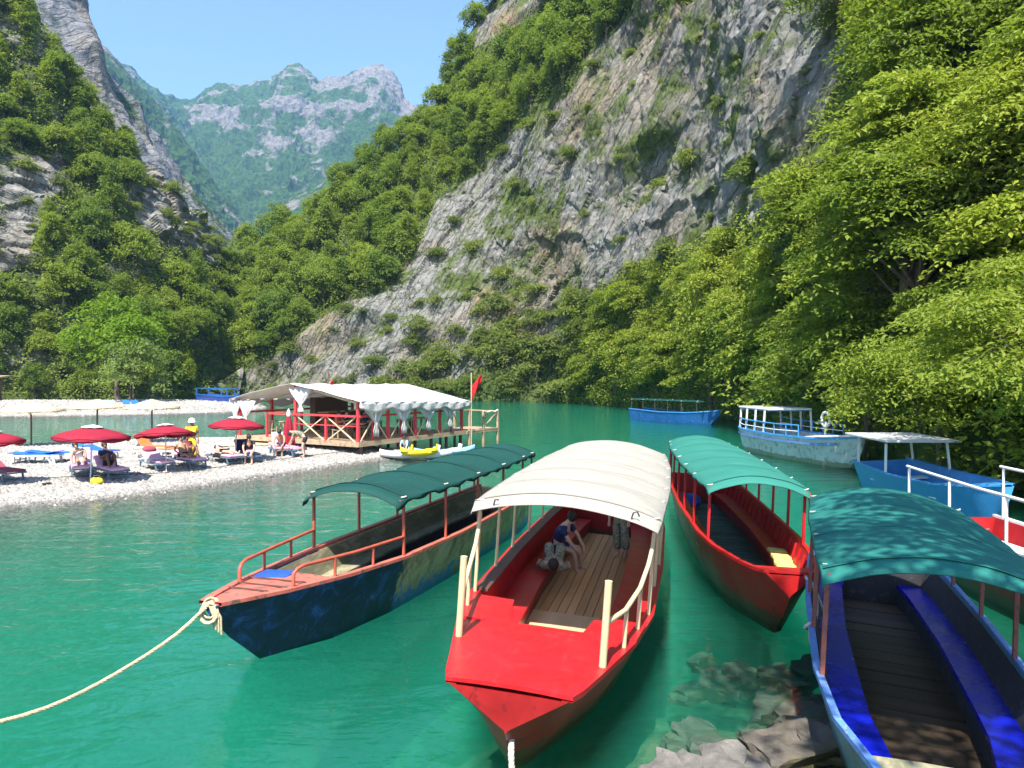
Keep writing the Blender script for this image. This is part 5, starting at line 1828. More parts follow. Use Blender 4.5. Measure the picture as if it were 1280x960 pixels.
# ------------------------------------------------------------------ loungers
def lounger(loc, rz, label, back=35, cushion='pink', frame='slate', kind=0, towel=None, group='sun loungers on the near beach', pillow=None, plain=False):
    """Local y runs from the head end to the foot end."""
    t = empty('sun_lounger', loc, rz, label, 'sun lounger', group)
    z = 0.34
    f = MB()
    for s in (-1, 1):
        f.bar((s * 0.31, 0.0, z - 0.03), (s * 0.31, 1.92, z - 0.03), 0.05, 0.06)
    for y in (0.03, 0.66, 1.3, 1.89):
        f.bar((-0.29, y, z - 0.03), (0.29, y, z - 0.03), 0.05, 0.045)
    f.build('frame', M[frame], t)
    for s in (-1, 1):
        for y in (0.18, 1.70):
            MB().bar((s * 0.31, y, z - 0.06), (s * 0.31, y + (0.06 if y > 1 else -0.06), -0.03), 0.05, 0.05).build('leg', M[frame], t)
    if plain:
        MB().bar((-0.31, 1.74, 0.1), (0.31, 1.74, 0.1), 0.035, 0.04).build('cross_bar', M[frame], t)
    else:
        MB().bar((-0.31, 1.74, 0.1), (0.31, 1.74, 0.1), 0.035, 0.04).build('cross_bar', M[frame], t)
    th = 0.07 if kind == 0 else 0.025
    MB().box((0, 1.30, z + th / 2 + 0.005), (0.64, 1.24, th)).build('seat_pad', M[cushion], t, bevel=0.02 if kind == 0 else 0.005)
    a = R(back)
    c = Vector((0, 0.68 - math.cos(a) * 0.34, z + th / 2 + 0.01 + math.sin(a) * 0.34))
    b = MB().box(c, (0.64, 0.68, th), (-a, 0, 0)).build('back_pad', M[cushion], t, bevel=0.02 if kind == 0 else 0.005)
    MB().bar((0.0, 0.68 - math.cos(a) * 0.4, z + math.sin(a) * 0.4 - 0.04), (0.0, 0.12, z - 0.02), 0.3, 0.03).build('back_strut', M[frame], t)
    if pillow:
        c2 = Vector((0, 0.68 - math.cos(a) * 0.54, z + th + 0.06 + math.sin(a) * 0.54))
        MB().blob(c2, (0.26, 0.15, 0.08), (-a, 0, 0), 12, 8, 0.03, power=0.8).build('pillow', M[pillow], t, smooth=60)
    if towel:
        rows = []
        for y in np.linspace(0.70, 1.25, 8):
            rows.append([(x, y + 0.04 * math.sin(x * 9), z + th + 0.014 + 0.012 * math.sin(x * 14 + y * 9) - (0.16 if abs(x) > 0.34 else 0)) for x in (-0.37, -0.335, -0.2, 0, 0.2, 0.335, 0.37)])
        MB().grid(rows).build('towel', M[towel], t, smooth=60, solid=0.012)
    return t

def lounge_at(px, py, dirx, diry, *a, **k):
    """Foot end's pad seen at the pixel; (dirx, diry) points from head to foot."""
    p = spot(px, py, 0.36)
    d = Vector((dirx, diry)).normalized()
    return lounger((p.x - d.x * 1.9, p.y - d.y * 1.9, p.z), math.atan2(-d.x, d.y), *a, **k)

LNG = {}
LNG[1] = lounge_at(20, 611, 0.85, -0.5, 'dark pink lounger cut off by the picture edge, its foot end in view', 25, 'wine')
LNG[2] = lounge_at(103, 604, 0.52, -0.85, 'pink lounger with lilac towel under the leaning sunbather', 50, 'pink', towel='lilac')
LNG[3] = lounge_at(150, 594, 0.72, -0.69, 'pink lounger under the umbrella with a dark-shirted sitter', 40, 'pink')
LNG[4] = lounge_at(208, 591, 0.70, -0.71, 'empty pink lounger with white towel and wine red pillow', 30, 'pink', pillow='wine', towel='white_fabric')
LNG[5] = lounge_at(250, 584, 0.74, -0.67, 'pink lounger with two dark-haired people sitting together', 20, 'pink')
LNG[6] = lounge_at(296, 577, 0.76, -0.65, 'pink lounger with a sunbather lying flat on it', 22, 'pink', towel='black')
LNG[7] = lounge_at(316, 573, 0.55, -0.83, 'lounger with a dark blue towel hung over its backrest', 45, 'navy')
LNG[8] = lounge_at(352, 573, 0.35, -0.93, 'pink lounger with raised backrest beside the closed umbrella', 58, 'pink')
LNG[9] = lounge_at(376, 568, 0.80, -0.60, 'pink lounger nearest the bar deck, beside the bending man', 12, 'pink')
for i, (px, py, dx, dy, lab, cu, bk) in enumerate([
        (20, 566, -1, 0.15, 'white-framed blue lounger below the big straw umbrella', 'royal', 8),
        (55, 568, -0.5, -0.86, 'white-framed blue lounger with upright back seen from its foot', 'royal', 60),
        (78, 567, 1, 0.1, 'flat blue lounger behind the maroon umbrella near the picture edge', 'royal', 5),
        (100, 565, 1, 0.2, 'blue lounger partly hidden behind the maroon umbrella canopy', 'royal', 8),
        (142, 563, 0.75, -0.4, 'blue lounger at the water between the straw umbrellas', 'royal', 12),
        (172, 561, -1, 0.1, 'flat orange lounger under the straw umbrella by the channel', 'orange', 5),
        (212, 558, 0.9, -0.3, 'orange lounger with raised back behind the maroon umbrella', 'orange', 45)]):
    lounge_at(px, py, dx, dy, lab, bk, cu, 'plastic', 1, group='sling loungers at the back of the beach')
for i, (px, lab) in enumerate([(129, 'first pale blue lounger in the row on the far beach'), (138, 'second pale blue lounger in the row on the far beach'), (157, 'third blue lounger in the row on the far beach'),
                               (167, 'fourth blue lounger in the row on the far beach'), (182, 'fifth blue lounger in the row on the far beach'), (191, 'last blue lounger in the row on the far beach, by the rocks')]):
    p = ground(px, 506, 0.75)
    lounger((p.x, p.y, far_beach_z(np.array([[p.x]]), np.array([[p.y]]))[0, 0]), R(200 + 6 * i), lab, 30, 'royal' if i > 1 else 'kayak_blue', 'plastic', 1, group='loungers on the far beach')

# ------------------------------------------------------------------ people
STAND = dict(pelvis=(0, 0, .93), belly=(0, 0, 1.08), chest=(0, .01, 1.27), neck=(0, 0, 1.45), head=(0, .03, 1.57), crown=(0, .01, 1.66),
             hip=(.09, 0, .90), knee=(.10, .03, .49), ankle=(.10, 0, .09), toe=(.11, .15, .03),
             shoulder=(.18, 0, 1.39), elbow=(.23, -.03, 1.13), wrist=(.24, .05, .89), hand=(.24, .08, .80))
RAD = dict(pelvis=.135, belly=.12, chest=.145, neck=.055, head=.085, crown=.07, hip=.085, knee=.055, ankle=.038, toe=.03, shoulder=.06, elbow=.04, wrist=.028, hand=.032, finger=.010)

def person(loc, rz, label, pose, skin, clothes, hair='hair', scale=1.0, hat=None, prop=None, group='people on the beach'):
    """Joints are mirrored left/right unless the pose gives name_l / name_r; the person faces local +y."""
    J = {}
    P = dict(STAND)
    P.update(pose)
    for k in ('pelvis', 'belly', 'chest', 'neck', 'head', 'crown'):
        J[k] = Vector(P[k])
    for k in ('hip', 'knee', 'ankle', 'toe', 'shoulder', 'elbow', 'wrist', 'hand'):
        for s, sg in (('_l', -1), ('_r', 1)):
            v = P.get(k + s)
            J[k + s] = Vector(v) if v else Vector((P[k][0] * sg, P[k][1], P[k][2]))
    E_ = [('pelvis', 'belly'), ('belly', 'chest'), ('chest', 'neck'), ('neck', 'head'), ('head', 'crown')]
    for s in ('_l', '_r'):
        E_ += [('pelvis', 'hip' + s), ('hip' + s, 'knee' + s), ('knee' + s, 'ankle' + s), ('ankle' + s, 'toe' + s), ('chest', 'shoulder' + s), ('shoulder' + s, 'elbow' + s), ('elbow' + s, 'wrist' + s), ('wrist' + s, 'hand' + s)]
        d = (J['hand' + s] - J['wrist' + s]).normalized()
        a = d.cross(Vector((0, 1, 0.2))).normalized()
        for k, (off, ln) in enumerate(((-.030, .075), (-.010, .09), (.010, .085), (.030, .07))):
            f1, f2 = 'f%d%s' % (k, s), 'g%d%s' % (k, s)
            J[f1] = J['hand' + s] + a * off + d * .04
            J[f2] = J[f1] + d * (ln - 0.03) + Vector((0, 0.008, -0.006))
            E_ += [('hand' + s, f1), (f1, f2)]
        J['t' + s] = J['wrist' + s] + d * 0.05 + a.cross(d) * 0.045
        E_ += [('wrist' + s, 't' + s)]
    face = (J['head'] - J['neck']).normalized()
    fwd = Vector((0, 1, 0))
    fwd = (fwd - face * fwd.dot(face))
    if fwd.length < 0.2:
        fwd = Vector((0, 0, 1))
    fwd.normalize()
    J['nose'] = J['head'] + fwd * 0.105
    E_ += [('head', 'nose')]
    def rad(k):
        b = k.split('_')[0]
        if b in RAD: return RAD[b]
        return 0.014 if b in ('nose', 't') else RAD['finger']
    root = empty('person', loc, rz, label, 'person', group)
    root.scale = (scale,) * 3
    def skinned(name, edges, m, grow=0.0, start=None, extra=None):
        keys = []
        for e in edges:
            for k in e:
                if k not in keys: keys.append(k)
        me = bpy.data.meshes.new(name)
        me.from_pydata([J[k] for k in keys], [(keys.index(a), keys.index(b)) for a, b in edges], [])
        me.materials.append(m)
        o = bpy.data.objects.new(name, me)
        COL.objects.link(o)
        o.parent = root
        md = o.modifiers.new('skin', 'SKIN')
        md.use_smooth_shade = True
        for k, sv in zip(keys, me.skin_vertices[0].data):
            r_ = rad(k) + grow
            if extra and k in extra: r_ = extra[k]
            sv.radius = (r_, r_)
        me.skin_vertices[0].data[keys.index(start or keys[0])].use_root = True
        sub = o.modifiers.new('sub', 'SUBSURF')
        sub.levels = 1
        sub.render_levels = 1
        return o
    skinned('body', E_, M[skin], 0, 'pelvis')
    LEG = lambda t: sum([[('pelvis', 'hip' + s)] + ([('hip' + s, 'mid' + s)] if t else []) for s in ('_l', '_r')], [])
    for s in ('_l', '_r'):
        J['mid' + s] = J['hip' + s].lerp(J['knee' + s], 0.6)
        J['marm' + s] = J['shoulder' + s].lerp(J['elbow' + s], 0.7)
        J['shin' + s] = J['knee' + s].lerp(J['ankle' + s], 0.85)
    J['waist'] = J['pelvis'].lerp(J['belly'], 0.5)
    J['bust'] = J['chest'].lerp(J['neck'], 0.25)
    ex = {'mid_l': .085, 'mid_r': .085, 'waist': .14, 'bust': .13, 'marm_l': .058, 'marm_r': .058, 'shin_l': .07, 'shin_r': .07}
    for kind, mm in clothes:
        if kind == 'shorts':
            skinned('shorts', [('pelvis', 'waist')] + LEG(True), M[mm], 0.012, 'pelvis', ex)
        elif kind == 'briefs':
            J['bl'] = J['hip_l'].lerp(J['knee_l'], 0.12); J['br'] = J['hip_r'].lerp(J['knee_r'], 0.12)
            skinned('swim_briefs', [('pelvis', 'hip_l'), ('pelvis', 'hip_r'), ('hip_l', 'bl'), ('hip_r', 'br')], M[mm], 0.010, 'pelvis', {'bl': .088, 'br': .088})
        elif kind == 'top':
            skinned('top', [('belly', 'chest'), ('chest', 'bust')], M[mm], 0.010, 'chest', ex)
        elif kind == 'shirt':
            skinned('shirt', [('waist', 'belly'), ('belly', 'chest'), ('chest', 'bust'), ('chest', 'shoulder_l'), ('chest', 'shoulder_r'), ('shoulder_l', 'marm_l'), ('shoulder_r', 'marm_r')], M[mm], 0.016, 'chest', ex)
        elif kind == 'trousers':
            skinned('trousers', [('pelvis', 'waist')] + sum([[('pelvis', 'hip' + s), ('hip' + s, 'knee' + s), ('knee' + s, 'shin' + s)] for s in ('_l', '_r')], []), M[mm], 0.03, 'pelvis', {**ex, 'shin_l': .10, 'shin_r': .10, 'knee_l': .10, 'knee_r': .10})
    # hair as a cap on the back of the head
    up = (J['crown'] - J['head']).normalized()
    rightv = fwd.cross(up).normalized()
    mrot = Matrix((rightv, fwd, up)).transposed()
    mb = MB().blob((0, 0, 0), (0.098, 0.112, 0.105), None, 12, 8, 0.03, seed=3)
    c = J['head'].lerp(J['crown'], 0.55) - fwd * 0.028
    mb.v = [tuple(c + mrot @ Vector(v)) for v in mb.v]
    mb.build('hair', M[hair], root, smooth=60)
    for s in (-1, 1):
        e = J['head'] + fwd * 0.088 + up * 0.02 + rightv * 0.032 * s
        MB().blob(e, (0.012, 0.012, 0.010), None, 6, 4).build('eye', M['black'], root)
    if hat:
        mb = MB().lathe((0, 0, 0), [(0.15, -0.015), (0.145, 0.0), (0.112, 0.02), (0.11, 0.09), (0.05, 0.125), (0.005, 0.13)], 16)
        c = J['head'].lerp(J['crown'], 0.75)
        mb.v = [tuple(c + mrot @ Vector(v)) for v in mb.v]
        mb.build('hat', M[hat], root, smooth=60)
    return root

SIT_BACK = dict(pelvis=(0, -.35, .50), belly=(0, -.42, .63), chest=(0, -.52, .80), neck=(0, -.60, .97), head=(0, -.60, 1.09), crown=(0, -.62, 1.18),
                hip=(.09, -.30, .49), knee=(.11, .10, .55), ankle=(.11, .50, .47), toe=(.12, .54, .60), shoulder=(.18, -.57, .92), elbow=(.27, -.48, .68), wrist=(.22, -.26, .60), hand=(.18, -.18, .60))
KNEES_UP = dict(SIT_BACK, knee=(.12, -.02, .84), ankle=(.12, .18, .46), toe=(.12, .32, .43), elbow=(.24, -.36, .72), wrist=(.17, -.10, .80), hand=(.13, -.02, .84))
LEAN = dict(SIT_BACK, chest=(.06, -.30, .80), neck=(.12, -.28, .96), head=(.16, -.22, 1.05), crown=(.19, -.22, 1.14), belly=(.03, -.36, .63), shoulder_l=(-.10, -.30, .93), shoulder_r=(.24, -.28, .86),
            elbow_l=(-.16, -.12, .70), wrist_l=(-.08, .05, .58), hand_l=(-.06, .12, .54), elbow_r=(.30, -.16, .64), wrist_r=(.26, .02, .50), hand_r=(.24, .08, .46))
LIE = dict(pelvis=(0, 0, .52), belly=(0, -.16, .52), chest=(0, -.34, .55), neck=(0, -.52, .60), head=(0, -.64, .64), crown=(0, -.73, .66), hip=(.09, .04, .50), knee=(.11, .46, .54), ankle=(.11, .86, .47), toe=(.13, .90, .60),
           shoulder=(.18, -.47, .53), elbow=(.28, -.26, .49), wrist=(.26, -.02, .48), hand=(.25, .06, .48))
EDGE = dict(pelvis=(0, 0, .50), belly=(0, .04, .65), chest=(0, .14, .82), neck=(0, .24, .97), head=(0, .33, 1.05), crown=(0, .38, 1.13), hip=(.09, .04, .48), knee=(.13, .42, .46), ankle=(.13, .45, .08), toe=(.14, .60, .03),
            shoulder=(.18, .20, .91), elbow=(.22, .36, .68), wrist=(.16, .48, .50), hand=(.12, .52, .44))
BEND = dict(pelvis=(0, -.10, .90), belly=(0, .04, .99), chest=(0, .24, 1.08), neck=(0, .42, 1.12), head=(0, .52, 1.08), crown=(0, .60, 1.06), hip=(.09, -.10, .86), shoulder=(.18, .36, 1.09), elbow=(.20, .44, .82), wrist=(.14, .55, .62), hand=(.12, .58, .54), knee=(.10, .02, .47), ankle=(.10, -.06, .09))

def on_lounger(k, y, label, pose, skin, clothes, x=0.0, **kw):
    t = LNG[k]
    m = Matrix.Translation(t.location) @ Euler(t.rotation_euler).to_matrix().to_4x4()
    p = m @ Vector((x, y, -0.02))
    return person(p, t.rotation_euler.z + kw.pop('turn', 0.0), label, pose, skin, clothes, **kw)

on_lounger(2, 1.15, 'sunbather leaning forward on the pink lounger with the lilac towel', LEAN, 'skin1', [('briefs', 'white_fabric'), ('top', 'white_fabric')])
on_lounger(3, 1.05, 'dark-clothed person sitting with knees up under the maroon umbrella', KNEES_UP, 'skin3', [('shorts', 'black'), ('shirt', 'navy')])
on_lounger(5, 1.15, 'dark-haired bather sitting on the pink lounger with stretched legs', SIT_BACK, 'skin1', [('briefs', 'black')], x=0.14)
on_lounger(5, 0.95, 'bather with raised arm sitting behind a companion on the pink lounger', dict(KNEES_UP, elbow_r=(.30, -.48, 1.10), wrist_r=(.16, -.52, 1.26), hand_r=(.10, -.54, 1.24)), 'skin3', [('briefs', 'wine'), ('top', 'wine')], x=-0.2)
on_lounger(6, 1.0, 'pale sunbather in dark trunks lying flat on a lounger', LIE, 'skin2', [('briefs', 'black')])
on_lounger(7, 1.5, 'person in black top sitting on the edge of the lounger with bare legs', EDGE, 'skin2', [('shorts', 'pink'), ('shirt', 'black')], turn=-0.4)
on_lounger(8, 1.45, 'tanned bather hunched forward on the edge of a pink lounger', EDGE, 'skin1', [('briefs', 'navy')], turn=-0.25)
p = spot(240, 577)
person((p.x, p.y, p.z), R(200), 'person in yellow shirt and trousers standing on the beach in a white hat', dict(STAND, elbow_r=(.27, .02, 1.14), wrist_r=(.22, .20, 1.02), hand_r=(.18, .26, 1.0)), 'skin3', [('trousers', 'yellow'), ('shirt', 'yellow')], hat='white_fabric')
p = spot(379, 573)
person((p.x, p.y, p.z), R(95), 'man in khaki shirt and black shorts bending over a lounger', BEND, 'skin2', [('shorts', 'black'), ('shirt', 'khaki')])

# small things on the pebbles
for k, (px, py) in enumerate([(55, 607), (61, 606)]):
    p = spot(px, py)
    o = MB().blob((0, 0, 0.02), (0.05, 0.14, 0.03), None, 10, 6).build('sandal', M['black'], None, smooth=60)
    o.location = p + Vector((0, 0, 0.03)); o.rotation_euler = (0, 0, 0.9 + 0.4 * k)
    tag(o, ['dark sandal lying on the pebbles, the outer one', 'dark sandal lying on the pebbles, nearer the lounger'][k], 'sandal', 'pair of sandals')
p = spot(121, 607)
t = empty('beach_bag', p, 0.3, 'small yellow bag on the pebbles between two loungers', 'bag')
MB().blob((0, 0, 0.10), (0.20, 0.12, 0.12), None, 12, 8, 0.08, power=0.8).build('body', M['yellow'], t, smooth=60)
MB().tube([(-0.12, 0, 0.17), (-0.08, 0, 0.28), (0.08, 0, 0.28), (0.12, 0, 0.17)], 0.012, 6).build('handle', M['yellow'], t, smooth=60)
pts = [spot(x, y) + Vector((0, 0, 0.07)) for x, y in ((60, 640), (140, 620), (200, 607), (250, 597), (300, 590), (380, 579), (440, 570))]
rope('cable', pts, 0.014, M['black'], 'thin dark cable lying along the pebbles at the water line', False, 80, 'cable')

# ------------------------------------------------------------------ the beach bar on its deck
BAR_RZ = math.atan2(0.857, 0.514)
bar = empty('beach_bar', (-7.05, 35.4, 0), BAR_RZ, 'open beach bar with white cloth roof and red posts on a wooden deck', 'bar')
LX, LY, DZ = 8.3, 8.0, 0.78
BM = Matrix.Translation(bar.location) @ Euler((0, 0, BAR_RZ)).to_matrix().to_4x4()
MB().box((LX / 2, LY / 2, DZ - 0.06), (LX + 0.3, LY + 0.3, 0.10)).build('deck', M['bar_wood'], bar)
MB().box((LX / 2, -0.17, DZ - 0.10), (LX + 0.36, 0.05, 0.22)).build('deck_edge', M['bar_wood'], bar)
MB().box((-0.17, LY / 2, DZ - 0.10), (0.05, LY + 0.3, 0.22)).build('deck_edge', M['bar_wood'], bar)
for x in np.linspace(0.2, LX - 0.1, 7):
    for y in (0.0, LY * 0.5, LY):
        MB().bar((x, y, -2.2), (x, y, DZ - 0.1), 0.12, 0.12).build('pile', M['trim_dark'], bar)
posts = []
for x, zt in ((0, 2.62), (2.1, 2.58), (4.2, 2.52), (6.3, 2.45), (LX, 2.36)):
    for y in (0, LY):
        MB().bar((x, y, DZ - 0.05), (x, y, zt), 0.13, 0.13).build('post', M['bar_red'], bar, bevel=0.01)
for y in (LY * 0.5,):
    MB().bar((0, y, DZ - 0.05), (0, y, 3.35), 0.13, 0.13).build('post', M['bar_red'], bar)
    MB().bar((LX, y, DZ - 0.05), (LX, y, 3.2), 0.13, 0.13).build('post', M['bar_red'], bar)
for y in (LY * 0.75, LY * 0.25):
    MB().bar((0, y, DZ - 0.05), (0, y, 1.95), 0.10, 0.10).build('rail_post', M['bar_red'], bar)
# rails
for y in (0, LY):
    MB().bar((0, y - 0.05, 1.95), (LX, y - 0.05, 1.93), 0.16, 0.09).build('rail', M['bar_red'], bar)
MB().bar((-0.05, 0, 1.96), (-0.05, LY * 0.72, 1.96), 0.16, 0.09).build('rail', M['bar_red'], bar)
MB().bar((-0.02, 0.1, 1.50), (-0.02, LY * 0.5, 1.50), 0.05, 0.05).build('rail', M['bar_red'], bar)
for a, b in ((0.15, 1.9), (2.1, 3.9)):
    MB().bar((-0.04, a, DZ), (-0.04, b, 1.9), 0.05, 0.05).build('brace', M['tan_mat'], bar)
    MB().bar((-0.02, b, DZ), (-0.02, a, 1.9), 0.05, 0.05).build('brace', M['tan_mat'], bar)
for i in range(4):
    a, b = 0.1 + i * 2.1, 2.0 + i * 2.1
    MB().bar((a, -0.04, DZ), ((a + b) / 2, -0.04, 1.9), 0.045, 0.045).build('brace', M['tan_mat'], bar)
    MB().bar((b, -0.04, DZ), ((a + b) / 2, -0.04, 1.9), 0.045, 0.045).build('brace', M['tan_mat'], bar)
    MB().bar(((a + b) / 2, 0.02, DZ), ((a + b) / 2, 0.02, 1.9), 0.09, 0.09).build('rail_post', M['bar_red'], bar)
# rafters
for x in np.linspace(0, LX, 6):
    f = 1 - 0.1 * x / LX
    for y0, y1 in ((0, LY / 2), (LY, LY / 2)):
        MB().bar((x, y0, 2.56 * f), (x, y1, 3.36 - 0.02 * x), 0.06, 0.09).build('rafter', M['straw'], bar)
# cloth roof
rows = []
for i, x in enumerate(np.linspace(-0.35, LX + 0.35, 33)):
    row = []
    f = np.clip(x / LX, 0, 1)
    for y in np.linspace(-0.4, LY + 0.4, 25):
        k = abs(y - LY / 2) / (LY / 2 + 0.4)
        ez, rz_ = 2.66 - 0.26 * f, 3.46 - 0.14 * f
        z = rz_ + (ez - rz_) * k ** 1.15
        z += 0.05 * noise3(np.array([[x * 1.1, y * 0.9, 3.0]]), 7)[0] - 0.06 * math.sin(math.pi * ((x / LX * 5) % 1)) * (0.4 + 0.6 * (1 - k))
        row.append((x, y, z))
    rows.append(row)
MB().grid(rows).build('roof_cloth', M['white_cloth'], bar, smooth=70, solid=0.015)
# hanging edge of the cloth along the long side and gathered curtains
def valance(fix, a0, a1, axis, z0f, seed, depth=0.42, n=41, scal=4):
    rows = []
    for t in np.linspace(0, 1, n):
        s_ = a0 + (a1 - a0) * t
        d = depth * (0.45 + 0.55 * abs(math.sin(math.pi * scal * t))) * (0.85 + 0.3 * noise3(np.array([[t * 9, seed, 0.5]]), seed)[0])
        z0 = z0f(t)
        row = []
        for k in np.linspace(0, 1, 5):
            w = 0.04 * math.sin(t * 60 + k * 2)
            row.append((s_, fix + w, z0 - d * k) if axis == 'x' else (fix + w, s_, z0 - d * k))
        rows.append(row)
    MB().grid(rows).build('valance', M['white_cloth'], bar, smooth=70, solid=0.01)
valance(-0.40, -0.3, LX + 0.3, 'x', lambda t: 2.64 - 0.26 * t, 3, 0.62)
valance(LX + 0.36, -0.3, LY + 0.3, 'y', lambda t: 2.40 + 0.9 * (1 - abs(2 * t - 1)) ** 1.0, 4, 0.45)
valance(LY + 0.40, -0.3, LX + 0.3, 'x', lambda t: 2.64 - 0.26 * t, 5, 0.5)
def curtain(x, y, ztop, along, wtop=0.75, tie=1.55, low=1.05):
    rows = []
    for z, w in ((ztop, wtop), (ztop - 0.3, wtop * 0.75), (ztop - 0.6, wtop * 0.38), (tie, 0.09), (tie - 0.12, 0.10), (tie - 0.35, 0.20), (low, 0.17)):
        row = []
        for k in np.linspace(-1, 1, 13):
            f = 0.05 * math.sin(k * 11 + z * 2)
            row.append((x + k * w, y + f - 0.06, z + 0.02 * math.sin(k * 7)) if along == 'x' else (x + f - 0.06, y + k * w, z + 0.02 * math.sin(k * 7)))
        rows.append(row)
    MB().grid(rows).build('curtain', M['white_cloth'], bar, smooth=70, solid=0.012)
for x in (0.95, 3.0, 5.0, 6.9):
    curtain(x, -0.18, 2.5 - 0.03 * x, 'x', 0.95, 1.6, 1.0)
curtain(-0.1, LY * 0.44, 3.25, 'y', 0.75, 2.45, 2.25)
curtain(-0.1, LY * 0.92, 2.55, 'y', 0.7, 1.75, 1.35)
curtain(-0.1, LY * 1.02, 2.55, 'y', 0.45, 1.6, 1.05)
# counter and shelf inside
MB().box((LX * 0.62, LY * 0.68, DZ + 0.52), (3.6, 0.6, 1.04)).build('counter', M['trim_dark'], bar, bevel=0.01)
MB().box((LX * 0.62, LY * 0.68, DZ + 1.07), (3.8, 0.8, 0.06)).build('counter_top', M['bar_wood'], bar, bevel=0.01)
MB().box((LX * 0.70, LY * 0.93, DZ + 0.9), (2.6, 0.4, 1.8)).build('back_shelf', M['trim_dark'], bar)
for k, x in enumerate((1.4, 3.2, 5.0, 6.8)):
    p = BM @ Vector((x, 1.3 + 0.5 * (k % 2), DZ))
    t = empty('bar_table', p, 0.2 * k, ['small wooden table at the near corner of the bar', 'second wooden table from the near corner of the bar', 'third wooden table from the near corner of the bar', 'wooden table at the water end of the bar'][k], 'table', 'tables in the bar')
    MB().box((0, 0, 0.72), (0.75, 0.75, 0.05)).build('table_top', M['bar_wood'], t, bevel=0.01)
    for sx in (-1, 1):
        for sy in (-1, 1):
            MB().bar((sx * 0.32, sy * 0.32, 0), (sx * 0.32, sy * 0.32, 0.70), 0.06, 0.06).build('leg', M['trim_dark'], t)
for k, (x, y) in enumerate(((0.6, 5.6), (0.9, 6.5), (2.6, 4.2), (4.1, 4.3), (5.6, 4.2))):
    p = BM @ Vector((x, y, DZ))
    t = empty('bar_stool', p, 0.3 * k, ['wooden stool by the open gable of the bar', 'wooden stool in the far corner behind the open gable', 'first stool along the bar counter', 'middle stool along the bar counter', 'last stool along the bar counter'][k], 'stool', 'stools in the bar')
    MB().lathe((0, 0, 0.70), [(0.16, 0), (0.18, 0.02), (0.18, 0.05), (0.01, 0.06)], 14).build('seat', M['bar_wood'], t, smooth=40)
    for q in range(4):
        a = q * math.pi / 2 + 0.78
        MB().bar((0.12 * math.cos(a), 0.12 * math.sin(a), 0.70), (0.20 * math.cos(a), 0.20 * math.sin(a), 0), 0.04, 0.04).build('leg', M['bar_wood'], t)
    MB().lathe((0, 0, 0.28), [(0.155, 0), (0.175, 0), (0.175, 0.03), (0.155, 0.03)], 12).build('foot_ring', M['bar_wood'], t)
SITC = dict(EDGE, chest=(0, .02, .84), neck=(0, .02, 1.02), head=(0, .05, 1.14), crown=(0, .05, 1.23), belly=(0, 0, .66), shoulder=(.18, .02, .96), elbow=(.24, .12, .72), wrist=(.18, .36, .74), hand=(.16, .44, .76))
for k, (x, y, rz, lab, sk, cl) in enumerate([
        (1.1, 2.3, 0.2, 'guest in orange-red shirt sitting at the near table of the bar', 'skin1', [('shirt', 'red_shirt'), ('shorts', 'navy')]),
        (1.8, 2.4, -0.4, 'bare-armed guest in dark top sitting beside the orange-red shirt', 'skin2', [('shirt', 'black'), ('shorts', 'khaki')]),
        (3.3, 2.5, 2.2, 'guest in navy shirt sitting at the second table of the bar', 'skin1', [('shirt', 'navy'), ('shorts', 'black')])]):
    p = BM @ Vector((x, y, DZ + 0.08))
    person(p, BAR_RZ + rz + math.pi, lab, SITC, sk, cl, group='guests in the bar')
    t = empty('bench_seat', BM @ Vector((x, y, DZ)), BAR_RZ, ['low seat under the guest in orange-red', 'low seat under the guest in dark top', 'low seat under the guest in navy'][k], 'seat', 'low seats in the bar')
    MB().box((0, 0, 0.42), (0.42, 0.42, 0.06)).build('seat', M['bar_wood'], t, bevel=0.01)
    for sx in (-1, 1):
        for sy in (-1, 1):
            MB().bar((sx * 0.17, sy * 0.17, 0), (sx * 0.17, sy * 0.17, 0.39), 0.05, 0.05).build('leg', M['bar_wood'], t)
# flag pole with red flag, small ridge flag
def flag(loc, h, w, hh, label, tilt=0.0):
    t = empty('flag', loc, 0, label, 'flag')
    MB().tube([(0, 0, 0), (0, 0, h)], 0.03, 8).build('pole', M['pole_wood'] if tilt else M['straw'], t, smooth=60)
    rows = []
    for i, u in enumerate(np.linspace(0, 1, 12)):
        rows.append([(u * w * 0.6, 0.10 * math.sin(u * 7 + v * 2), h - 0.75 - v * hh * (0.75 - 0.45 * u) + 0.75 * u * w - 0.1 * u * v) for v in np.linspace(0, 1, 6)])
    MB().grid(rows).build('cloth', M['flag_red'], t, smooth=70, solid=0.01)
    return t
f1 = BM @ Vector((LX + 0.35, -0.42, 0.0))
flag((f1.x, f1.y, -0.6), 4.55, 0.95, 1.05, 'red flag on a pale pole at the water end of the bar')
f2 = BM @ Vector((2.2, LY / 2, 3.3))
flag((f2.x, f2.y, 3.3), 0.75, 0.4, 0.3, 'small red flag on the ridge of the white bar roof', 1.0)
